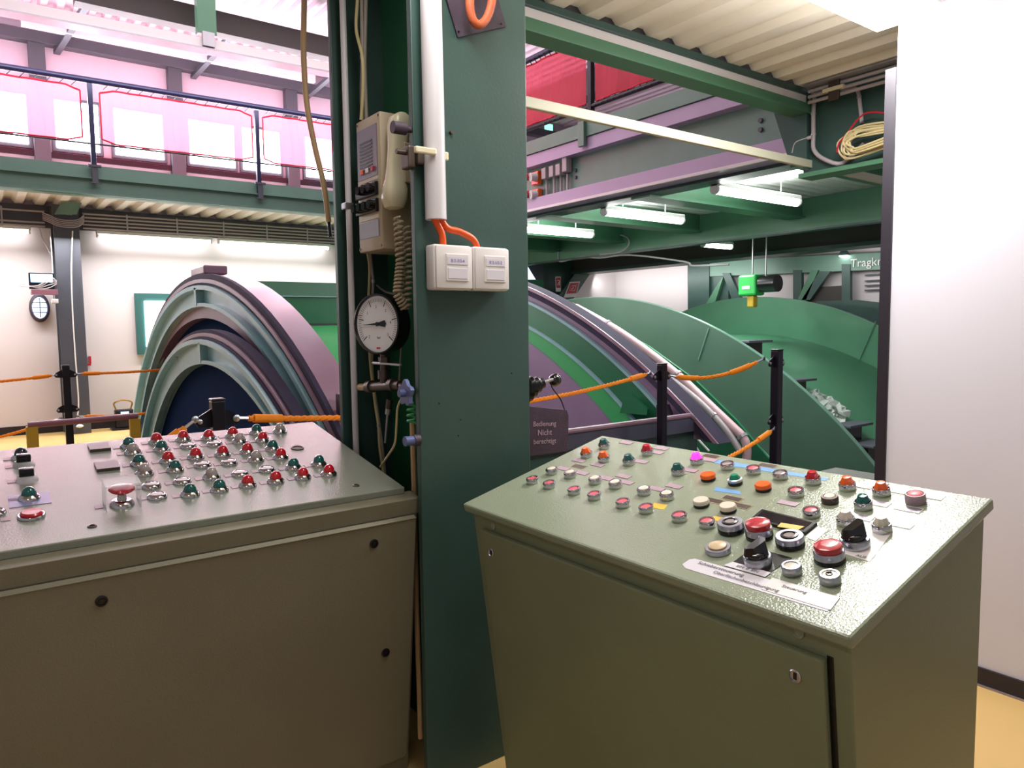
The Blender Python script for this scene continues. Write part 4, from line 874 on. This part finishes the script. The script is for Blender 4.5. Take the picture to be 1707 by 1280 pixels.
for i,z in enumerate((2.02,2.10,2.18,2.28,2.38)):
    pa = (12.580,6.816,2.284); solo('siding_rail', B().box(12.56,12.60,4.6,6.55,z-.012,z+.012), STRD, ('lowest','second lowest','middle','second highest','highest')[i]+' dark siding line right of the rear truss post','siding','dark siding lines behind the truss')
# panel frame: white curtain-like panel
wp = solo('white_panel', B().prism([(12.520,13.086,3.022),(12.520,12.939,3.112),(12.520,10.527,2.875),(12.520,10.427,2.790),(12.520,10.400,1.407),(12.520,13.094,1.425)],(.03,0,0)), WALL, 'large plain white panel behind the front green disc','panel')
# fire signs
def firesign(q,lab):
    t2 = thing('fire_sign',lab,'sign',q[0]); a,b_,c,d = [Vector(v) for v in q]
    obj('border', B().prism([a,b_,c,d],(0,.008,0)), WHT, t2)
    cc=(a+b_+c+d)/4; up=lerp(lerp(a,b_,.5),lerp(c,d,.5),-.0)
    s1=[cc+(v-cc)*.86+Vector((0,-.004,0)) for v in (a,b_,lerp(b_,c,.80),lerp(a,d,.80))]; obj('red_field', B().prism(s1,(0,.003,0)), SIGNR, t2)
    c2=sum(s1,Vector())/4+Vector((0,-.003,0)); e=[c2+(v-c2)*.45 for v in s1]
    obj('hose_symbol', B().tube([e[0],e[1],e[2],e[3],lerp(e[3],e[1],.6)],.010,5), WHT, t2)
firesign(((10.358,12.280,2.544),(10.513,12.280,2.549),(10.510,12.280,2.221),(10.372,12.280,2.218)),'narrow upright fire-hose sign on the green wall beyond the column')
firesign(((10.775,12.280,2.437),(11.079,12.280,2.458),(10.951,12.280,2.108),(10.596,12.280,2.090)),'slanted red fire-hose sign on the green diagonal brace')
conduit('conduit',[(8.850,10.399,2.891),(8.850,10.401,2.726),(8.850,10.317,2.653),(8.850,9.758,2.695),(8.850,9.295,2.636),(8.850,8.579,2.626),(8.850,7.441,2.429),(8.850,7.267,2.353),(8.850,6.614,2.322)],.014,GREYP,'pale conduit running below the large green girder','pipe',k=4)
conduit('conduit',[(8.800,9.345,3.039),(8.800,8.807,2.981),(8.800,8.571,2.887),(8.800,8.585,2.752),(8.800,8.807,2.683),(8.800,9.242,2.690)],.012,GREYP,'thin conduit looping from the tube lamp by the column','pipe',k=4)
# hoist
t = thing('chain_hoist','green and black chain hoist hanging above the far disc','hoist',(9.800,6.734,2.030)); hc = Vector((9.800,6.777,2.051))
obj('motor', B().box(9.7,9.95,hc.y-.02,hc.y+.30,hc.z-.15,hc.z+.17,.03), HGRN, t); obj('cover', B().cyl((9.82,hc.y-.05,hc.z+.02),(9.82,hc.y-.33,hc.z+.02),.13,18), BLK, t, True)
obj('label', B().box(9.695,9.70,hc.y+.08,hc.y+.22,hc.z-.05,hc.z+.0), WHT, t)
obj('hook_block', B().box(9.75,9.87,hc.y+.05,hc.y+.17,hc.z-.33,hc.z-.15,.02), YELP, t); obj('chain', B().cyl((9.82,hc.y+.12,hc.z+.15),(9.82,hc.y+.12,2.84),.012,6).cyl((9.82,hc.y-.12,hc.z+.15),(9.82,hc.y-.12,2.84),.012,6), GALV, t)
solo('hoist_rail', B().box(9.76,9.88,4.0,9.5,2.84,3.09), GRD, 'steel rail carrying the chain hoist','rail')
# exit sign far
p = (10.289,12.500,5.748); t = thing('exit_sign','small glowing green exit sign on the far wall behind the red banner','sign',p); obj('box', B().box(p[0]-.02,p[0]+.24,12.52,12.58,p[2]-.13,p[2]+.13,.005), WHT, t); obj('light', B().box(p[0],p[0]+.22,12.51,12.52,p[2]-.11,p[2]+.11), EXITG, t)
solo('roof_girder', B().box(8.6,8.9,6.5,12.5,5.35,5.75), BRN, 'dark roof girder seen behind the right red banner','beam')

# ================================================================= BIG WHEELS / DISCS
def arc(yc,zc,r,zlo=-3.36,n_=72,a0=None,a1=None):
    s_ = max(-.999,min(.999,(zlo-zc)/r)); A = math.asin(s_)
    a0 = A if a0 is None else a0; a1 = PI-A if a1 is None else a1
    return [(min(12.45,yc+r*math.cos(a0+(a1-a0)*i/n_)), zc+r*math.sin(a0+(a1-a0)*i/n_)) for i in range(n_+1)]
def ringsolid(b, x0,x1,yc,zc,ro,ri,yci=None,zci=None,n_=72,zlo=-3.36,skew=0):
    o_ = arc(yc,zc,ro,zlo,n_); i_ = arc(yc if yci is None else yci, zc if zci is None else zci, ri, zlo, n_)
    rings = [[(x0,a[0],a[1]),(x1,a[0]+skew,a[1]),(x1,c[0]+skew,c[1]),(x0,c[0],c[1])] for a,c in zip(o_,i_)]
    return b.face_grid(rings)
def disc(b,x0,x1,yc,zc,r,zlo=-3.36,n_=72):
    return b.prism([(x0,y,z) for y,z in arc(yc,zc,r,zlo,n_)],(x1-x0,0,0))
XL = 1.80
# --- left outer wheel
yc,zc,ro = 4.1756*XL,1.48-2.5864*XL,2.8838*XL
yi,zi,ri = 4.1039*XL,1.48-2.3908*XL,2.5137*XL
t = thing('bullwheel','big outer wheel with pale teal rim and pink tread, left of the column','wheel',(XL,yc,-3.36))
obj('tread', ringsolid(B(),XL+.03,XL+.33,yc,zc,ro-.005,ro-.42,skew=.2), PINKR, t, True)
obj('rim_band', ringsolid(B(),XL-.005,XL+.03,yc,zc,ro,ro-.05), RIM, t, True); obj('rim_band', ringsolid(B(),XL-.02,XL+.02,yc,zc,ro-.05,ro-.085), PINKR, t, True); obj('rim_band', ringsolid(B(),XL-.012,XL+.02,yc,zc,ro-.085,ro-.11), RIM, t, True)
obj('outer_lip', ringsolid(B(),XL-.045,XL+.06,yc,zc,ro-.11,ro-.15), TEAL, t, True)
obj('rim_face', ringsolid(B(),XL+.028,XL+.05,yc,zc,ro-.12,ri+.0,yi,zi), TEAL, t, True)
obj('inner_lip', ringsolid(B(),XL-.04,XL+.07,yi,zi,ri+.035,ri,), TEAL, t, True)
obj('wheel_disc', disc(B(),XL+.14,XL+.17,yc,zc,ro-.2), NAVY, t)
def rib(par,X0,ang,ccy,ccz,r0,r1,w_=.07,dep=.11):
    d = Vector((0,math.cos(ang),math.sin(ang))); q = Vector((0,-d.z,d.y))*w_/2; c = Vector((X0,ccy,ccz))
    return obj('rib', B().prism([c+d*r0-q,c+d*r1-q,c+d*r1+q,c+d*r0+q],(dep,0,0)), TEAL, par)
def angof(u_,yc_,zc_): return math.atan2(u_[2]-zc_,u_[1]-yc_)
aL = angof((1.800,7.439,1.825),yi,zi)
rib(t,XL-.045,aL,yi,zi,ri+.01,(zc+ro-.13)-zi,dep=.08)
p = (1.900,7.534,2.059); t2 = obj('top_block', B().box(XL+.0,XL+.22,p[1]-.28,p[1]+.22,zc+ro-.01,zc+ro+.075,.015), PINKR, t)
p = Vector((1.900,4.347,1.017)); obj('side_block', B().box(1.86,1.98,p.y-.15,p.y+.06,p.z-.09,p.z+.05,.01), SIGNP, t)
# --- left inner wheel, nearer
XN = 1.62
yc,zc,ro = 4.1134*XN,1.48-2.6155*XN,2.6185*XN
yi,zi,ri = 3.9776*XN,1.48-2.5280*XN,2.3502*XN
t = thing('bullwheel','smaller inner wheel with pale teal rim nested in front of the big one','wheel',(XN,yc,-3.36))
obj('tread', ringsolid(B(),XN+.02,XN+.10,yc,zc,ro,ro-.10), RIM, t, True)
obj('rim_band', ringsolid(B(),XN-.0,XN+.03,yc,zc,ro-.03,ro-.06), PINKR, t, True); obj('rim_band', ringsolid(B(),XN-.015,XN+.02,yc,zc,ro-.065,ro-.085), RIM, t, True)
obj('outer_lip', ringsolid(B(),XN-.045,XN+.02,yc,zc,ro-.085,ro-.125), TEAL, t, True)
obj('rim_face', ringsolid(B(),XN+.02,XN+.05,yc,zc,ro-.10,ri,yi,zi), TEAL, t, True)
obj('inner_lip', ringsolid(B(),XN-.04,XN+.03,yi,zi,ri+.03,ri), TEAL, t, True)
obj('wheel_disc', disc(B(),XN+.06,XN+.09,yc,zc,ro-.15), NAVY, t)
aN = angof((1.620,6.634,1.350),yi,zi)
rib(t,XN-.045,aN,yi,zi,ri+.01,(zc+ro-.11)-zi,dep=.07)
# --- right wheel behind the column
XR = 5.3
def curve(cy,cz,r,y0_,y1_,n_=48):
    out=[]
    for i in range(n_+1):
        y = y0_+(y1_-y0_)*i/n_; q_ = r*r-(y-cy)**2; out.append((y,cz+math.sqrt(max(q_,1e-6)) ))
    return out
E1=(1.6926*XR,1.48-1.2753*XR,1.4267*XR); E2=(1.6256*XR,1.48-1.0714*XR,1.1803*XR); E3=(1.5865*XR,1.48-.9455*XR,.9966*XR); E4=(1.7244*XR,1.48-1.0981*XR,1.1543*XR)
def band(x0,x1,Ea,Eb,y0a,y0b,y1_=8.6,ins=0):
    a = curve(*Ea,y0a,y1_); c = curve(*Eb,y0b,y1_)
    return B().face_grid([[(x0,p[0],p[1]),(x1,p[0],p[1]),(x1,q_[0],q_[1]),(x0,q_[0],q_[1])] for p,q_ in zip(a,c)])
def ystart(E,z): return E[0]-math.sqrt(max(0,E[2]**2-(z-E[1])**2))
E0=(E1[0],E1[1],E1[2]-.10)
t = thing('deflection_sheave','large wheel with purple, dark green and bright green bands right of the column','wheel',(XR,8,-.2))
zs = .42
obj('outer_rim', band(XR-.06,XR+.12,E1,E0,ystart(E1,zs),ystart(E0,zs)), RIM, t, True)
obj('rim_edge', band(XR-.075,XR-.06,E1,(E1[0],E1[1],E1[2]-.035),ystart(E1,zs),ystart((E1[0],E1[1],E1[2]-.035),zs)), PINKR, t, True)
obj('purple_band', band(XR,XR+.03,E0,E2,ystart(E0,zs),ystart(E2,zs)), MAUV, t, True)
E2b=(E2[0],E2[1],E2[2]-.03); obj('edge_strip', band(XR-.05,XR+.01,E2,E2b,ystart(E2,zs),ystart(E2b,zs)), TEAL, t, True)
obj('dark_green_band', band(XR-.02,XR+.01,E2b,E3,ystart(E2b,zs),ystart(E3,zs)), GRK, t, True)
E3b=(E3[0],E3[1],E3[2]-.03); obj('edge_strip', band(XR-.05,XR-.01,E3,E3b,ystart(E3,zs),ystart(E3b,zs)), TEAL, t, True)
obj('bright_green_band', band(XR-.03,XR,E3b,E4,ystart(E3b,zs),ystart(E4,zs),8.2), GRV, t, True)
pl = curve(*E4,ystart(E4,-.4),8.2); obj('inner_disc', B().prism([(XR-.02,y,z) for y,z in pl]+[(XR-.02,8.2,-.4)],(.03,0,0)), MAUV, t)
# green lug and bearing block
p = [(5.200,5.182,0.595),(5.200,5.123,0.745),(5.200,5.025,0.793),(5.200,4.810,0.663),(5.200,4.818,0.604)]; obj('lug', B().prism(p,(.03,0,0)), GRK, t)
p = Vector((5.150,4.583,0.629)); obj('bearing_block', B().prism([(5.150,4.651,0.720),(5.150,4.576,0.726),(5.150,4.481,0.549),(5.150,4.650,0.532)],(.10,0,0)), SIGNP, t); obj('bearing_bolt', B().cyl((5.12,p.y+.0,p.z),(5.16,p.y,p.z),.035,14), BRS, t, True)
# tray under the wheel
t = thing('drip_tray','dark grey metal tray with a rounded corner below the purple banded wheel','tray',(4.3,4.3,.2))
pf = [Vector((3.318,4.270,0.653)),Vector((4.059,4.270,0.651)),Vector((4.775,4.270,0.653)),Vector((5.173,4.270,0.656)),Vector((5.308,4.270,0.573)),Vector((5.258,4.270,0.506)),Vector((4.334,4.270,0.499)),Vector((3.316,4.270,0.503))]
obj('front_plate', B().prism(pf,(0,.03,0)), mat('slate_tray','4a4a5c',.45,0,.2,40,.15,5), t)
obj('top_lip', B().tube([pf[0]+Vector((0,-.01,0)),pf[1],pf[2],pf[3]+Vector((0,0,.0)),pf[4]],.022,8), PINKR, t, True)
obj('top_plate', B().box(3.2,5.45,4.30,4.65,.50,.53), MT['slate_tray'], t); obj('body', B().box(3.2,5.35,4.33,4.9,-3.3,.50), GRD, t)
# --- discs
def bigdisc(X0,th,yc,zc,r,m,lab,lip=True,nm='rope_drum_disc'):
    t = thing(nm,lab,'disc',(X0,yc,-3.36)); obj('disc_plate', disc(B(),X0,X0+th,yc,zc,r,n_=96), m, t)
    if lip: obj('edge', ringsolid(B(),X0-.004,X0+th+.004,yc,zc,r+.004,r-.006,n_=96), GRM, t, True)
    return t
X1=8.0; D1=(1.0841*X1,1.48-.7381*X1,.7931*X1)
t = bigdisc(X1,.05,*D1,GRD if 0 else mat('slate_green_disc','3d5648',.38,0,.1,60,.08,2),'front dark green drum disc sweeping down behind the second rope post')
obj('weld_line', B().tube([(7.980,9.023,1.843),(7.980,8.386,1.587),(7.980,7.736,1.261),(7.980,7.083,0.894),(7.980,6.084,0.392),(7.980,5.703,0.086),(7.980,5.258,-0.260)],.012,6), GALV, t, True)
obj('weld_line', B().tube([(7.985,6.285,1.415),(7.985,6.453,0.982)],.008,5), GRM, t)
X2=11.0; D2=(.7068*X2,1.48-.4379*X2,.4784*X2)
t = bigdisc(X2,.06,*D2,GRL,'second lighter green drum disc under the chain hoist'); DR=(.7031*X2,1.48-.4769*X2,.4589*X2)
obj('weld_line', B().tube([(10.980,5.540,1.483),(10.980,5.783,0.887)],.008,5), GRM, t)
t = thing('rope_drum','smooth green cylindrical drum between the two discs','drum',(9.5,DR[0],-3.36))
obj('shell', B().face_grid([[(8.06,y,z) for y,z in arc(*DR,n_=96)],[(10.99,y,z) for y,z in arc(*DR,n_=96)]],closed=False,caps=False), GRL, t, True)
obj('seam', B().tube([(x,arc(*DR,n_=96)[80-62+0][0],arc(*DR,n_=96)[18][1]+.003) for x in (8.06,10.98)],.010,5), GALV, t)
bigdisc(13.0-.9,.06,.62*12.1,1.48-.40*12.1,.441*12.1,GRD,'third dark green disc edge just behind the lighter one') if 0 else None
D3=[(12.200,7.243,1.851),(12.200,6.473,1.845),(12.200,5.770,1.742)]; D3 += [(12.2,D3[2][1],-3.36),(12.2,D3[0][1],-3.36)]
solo('rope_drum_disc', B().prism(D3,(.05,0,0)), GRD, 'dark green plate just visible beyond the lighter disc at the partition','disc')
# brackets on the drum
for k,(a_,b_) in enumerate((((8.300,5.969,1.249),(8.300,5.709,1.149)),((8.300,5.249,0.770),(8.300,5.065,0.689)),((8.300,4.587,0.277),(8.300,4.335,0.160)),((8.300,4.420,0.079),(8.300,4.063,-0.086)))):
    a_=Vector(a_); b_=Vector(b_)
    t = thing('step_bracket',('dark step bracket highest on the green drum','small dark step bracket in the middle of the drum edge','dark step bracket holding the plastic sheet','lowest and widest dark step bracket on the drum')[k],'bracket',tuple(b_),'step brackets along the drum edge')
    obj('tread', B().box(8.08,8.60,b_.y,a_.y,max(a_.z,b_.z)-.03,max(a_.z,b_.z),.005), STRD, t); obj('support', B().box(8.08,8.45,b_.y+.06,a_.y-.04,b_.z-.12,max(a_.z,b_.z)-.03), BLK, t)
# crumpled plastic sheet
b = B(); rows=[]
q0,q1,q2,q3 = [Vector(v) for v in ((8.500,5.119,0.582),(8.600,5.016,0.606),(8.600,4.587,0.339),(8.400,4.626,0.220))]
for i in range(13):
    row=[]
    for j in range(9):
        u_,v_=i/12,j/8; p=lerp(lerp(q0,q3,u_),lerp(q1,q2,u_),v_)
        p += Vector((random.uniform(-.10,.05),random.uniform(-.03,.03),random.uniform(-.02,.05))); row.append(p)
    rows.append(row)
b.face_grid(rows,closed=False,caps=False); o = solo('plastic_sheet', b, PLA, 'crumpled translucent plastic sheet lying on the green drum','plastic sheet',smooth=False)
# green guard surface with pinkish conduits between wheel and disc
t = thing('guard_panel','dark green curved guard panel between the banded wheel and the front disc','panel',(6.4,5,-3.3))
G=(1.6926*6.6,1.48-1.2753*6.6,1.4267*6.6)
def yz(u): return u
obj('sheet', B().prism([(6.5,4.0,-3.3)]+[(6.5,y,z) for y,z in [(3.55,-.6),(4.3,.05),(4.75,.45),(5.3,.85),(6.0,1.22),(6.8,1.53),(7.6,1.72),(8.6,1.80)]]+[(6.5,8.6,-3.3)],(.03,0,0)), GRK, t)
conduit('conduit',[(6.200,6.954,1.707),(6.200,6.622,1.579),(6.200,6.207,1.408),(6.200,5.774,1.194),(6.200,5.287,0.920),(6.200,4.880,0.641),(6.200,4.561,0.420),(6.200,4.445,0.334),(6.200,4.394,0.236),(6.200,4.398,0.053)],.045,PINKPIPE,'thick pinkish conduit curving down between the wheel and the front disc','pipe',[(6.180,6.328,1.488),(6.180,5.287,0.941),(6.180,4.417,0.376)],k=5)
conduit('conduit',[(6.150,5.962,1.220),(6.150,5.636,1.043),(6.150,5.328,0.875),(6.150,4.998,0.687),(6.150,4.763,0.523),(6.150,4.574,0.361),(6.150,4.420,0.178)],.034,GREYP,'thinner lilac-grey conduit beside the pinkish one','pipe',[(6.130,4.770,0.555)],k=5)
for i in range(3): solo('thin_cable', B().tube(smoothpath([(6.000,4.968,0.396),(6.000,4.856,0.294),(6.000,4.702,0.176)],4),.011,6) if i==0 else B().tube([Vector(v)+Vector((0,.08*i,0)) for v in ((6.000,4.967,0.370),(6.000,4.833,0.247),(6.000,4.747,0.151))],.010,6), WHT, 'thin white cable dropping below the tray corner','cable','thin white cables below the tray corner',smooth=True)
# green box housing behind the left wheels
t = thing('machine_housing','green machine housing with stepped top behind the big teal wheel','housing',(4,10.2,0))
obj('upper_panel', B().box(2.95,7.2,10.9,11.0,1.98,2.19), GRB, t); obj('ledge', B().box(2.95,7.2,10.88,11.0,1.965,1.98), TEAL, t)
obj('middle_panel', B().box(2.95,7.2,10.92,11.02,1.55,1.965), GRK, t); obj('gasket', B().box(2.95,7.2,10.90,10.95,1.53,1.56), SIGNP, t)
rows = []
for x in (2.95,7.2): rows.append([(x,10.95-.9*math.sin(a)*1.0,1.53-1.1*(1-math.cos(a))) for a in [i*PI/2/14 for i in range(15)]]+[(x,10.95,.43)])
obj('curved_cover', B().face_grid(rows), GRV, t, True); obj('base', B().box(2.95,7.2,10.05,10.9,-.1,.43), GRB, t)

# ================================================================= ROPE BARRIER
def stanchion(x,y,h,label,w_=.065,lugs=(),lug2=None):
    t = thing('rope_post',label,'post',(x,y,0),'black posts of the rope barrier')
    obj('tube', B().box(x-w_/2,x+w_/2,y-w_/2,y+w_/2,0,h,.006), POST, t); obj('cap', B().box(x-w_/2-.002,x+w_/2+.002,y-w_/2-.002,y+w_/2+.002,h,h+.012,.005), POST, t)
    for z in (h-.09,)+((lug2,) if lug2 else ()):
        for s in (-1,1):
            b = B(); b.prism([(x+s*w_/2,y,z+.05),(x+s*(w_/2+.055),y,z+.018),(x+s*(w_/2+.075),y,z-.015),(x+s*(w_/2+.06),y,z-.035),(x+s*w_/2,y,z-.04)],(0,.008,0)); lg = obj('eye_bracket', b, POST, t)
            obj('eye_bolt', B().lathe([(.007,0),(.012,.003),(.012,.007),(.005,.010)],12,Matrix.Translation((x+s*(w_/2+.052),y+.002,z-.008))@Matrix.Rotation(PI/2,4,'X')), ALU, lg, True)
    return t
stanchion(.952,3.70,1.135,'nearest black rope post in front of the teal wheels',.062)
stanchion(.835,9.45,1.10,'farthest black rope post before the back wall column',.075,lug2=.62)
stanchion(4.52,4.02,1.15,'black rope post in front of the banded wheel',.062)
stanchion(5.18,3.40,1.255,'black rope post in front of the front dark green disc',.070,lug2=.70)
for x,y in ((4.52,4.02),): pass
def rope(p0,p1,sag,r,label,knots=(1,1)):
    p0=Vector(p0); p1=Vector(p1); L=(p1-p0).length; N_=max(16,int(L/ .025)); N_=min(N_,160)
    t = thing('barrier_rope',label,'rope',tuple(p0),'orange ropes of the barrier')
    cen=[]
    for i in range(N_+1):
        u_=i/N_; p=lerp(p0,p1,u_); p.z -= sag*4*u_*(1-u_); cen.append(p)
    def strands(i0,i1,rr,pitch,nm):
        b=B()
        for k in range(3):
            pts=[]
            for i in range(i0,i1+1):
                d=(cen[min(i+1,N_)]-cen[max(i-1,0)]).normalized(); x=d.cross(Vector((0,0,1))).normalized(); y=x.cross(d); a=2*PI*(i*L/N_/pitch+k/3)
                pts.append(cen[i]+(x*math.cos(a)+y*math.sin(a))*rr*.48)
            b.tube(pts,rr*.56,6)
        obj(nm,b,ROPE,t,True)
    strands(0,N_,r,r*7,'strands')
    kn=max(2,int(.22/(L/N_)))
    if knots[0]: obj('whipping', B().tube(smoothpath(cen[1:kn],1) if kn>3 else cen[0:kn],r*1.35,10), ROPE, t, True)
    if knots[1]: obj('whipping', B().tube(cen[N_-kn:N_-1],r*1.35,10), ROPE, t, True)
    for p,q_ in ((cen[0],cen[1]),(cen[-1],cen[-2])):
        d=(p-q_).normalized(); obj('hook', B().tube([p,p+d*.05],.008,8).lathe([(.012,-.004),(.018,0),(.012,.004)],12,Matrix.Translation(p+d*.06)@Matrix.Rotation(PI/2,4,'X')), ALU, t, True)
    return t
rope((.80,3.70,1.015),(-1.4,3.72,1.0),.40,.017,'orange rope rising to the left bracket of the nearest post')
rope((1.10,3.70,1.035),(4.36,4.05,1.075),.07+.03,.0165,'orange rope running from the nearest post behind the column to the wheel post')
rope((4.66,3.99,1.045),(5.06,3.50,1.165),.055,.0165,'short sagging orange rope between the two right posts')
rope((5.08,3.38,.615),(4.30,3.34,.45),.02,.017,'low orange rope at the right posts',(1,0))
rope((.99,9.46,1.005),(2.3,9.5,1.035),.015,.017,'upper orange rope from the farthest post to the teal wheel',(1,0))
rope((.70,9.46,1.0),(-2.0,9.5,1.03),.08,.017,'upper orange rope leaving the left picture edge',(1,0))
rope((.99,9.46,.52),(2.0,9.3,.56),.03,.017,'lower orange rope from the farthest post to the teal wheel',(1,0))
rope((.70,9.46,.50),(-2.0,9.5,.50),.22,.017,'lower orange rope leaving the left picture edge',(1,0))
# yellow and maroon barrier
t = thing('floor_barrier','low barrier with a maroon top rail on yellow posts behind the left console','barrier',(.68,6.5,0))
obj('rail', B().tube([(.31,6.5,.785),(1.055,6.5,.795)],.024,12), MARO, t, True)
for x in (.335,1.03): obj('leg', B().box(x-.038,x+.038,6.48,6.53,0,.775,.004), YELP, t)
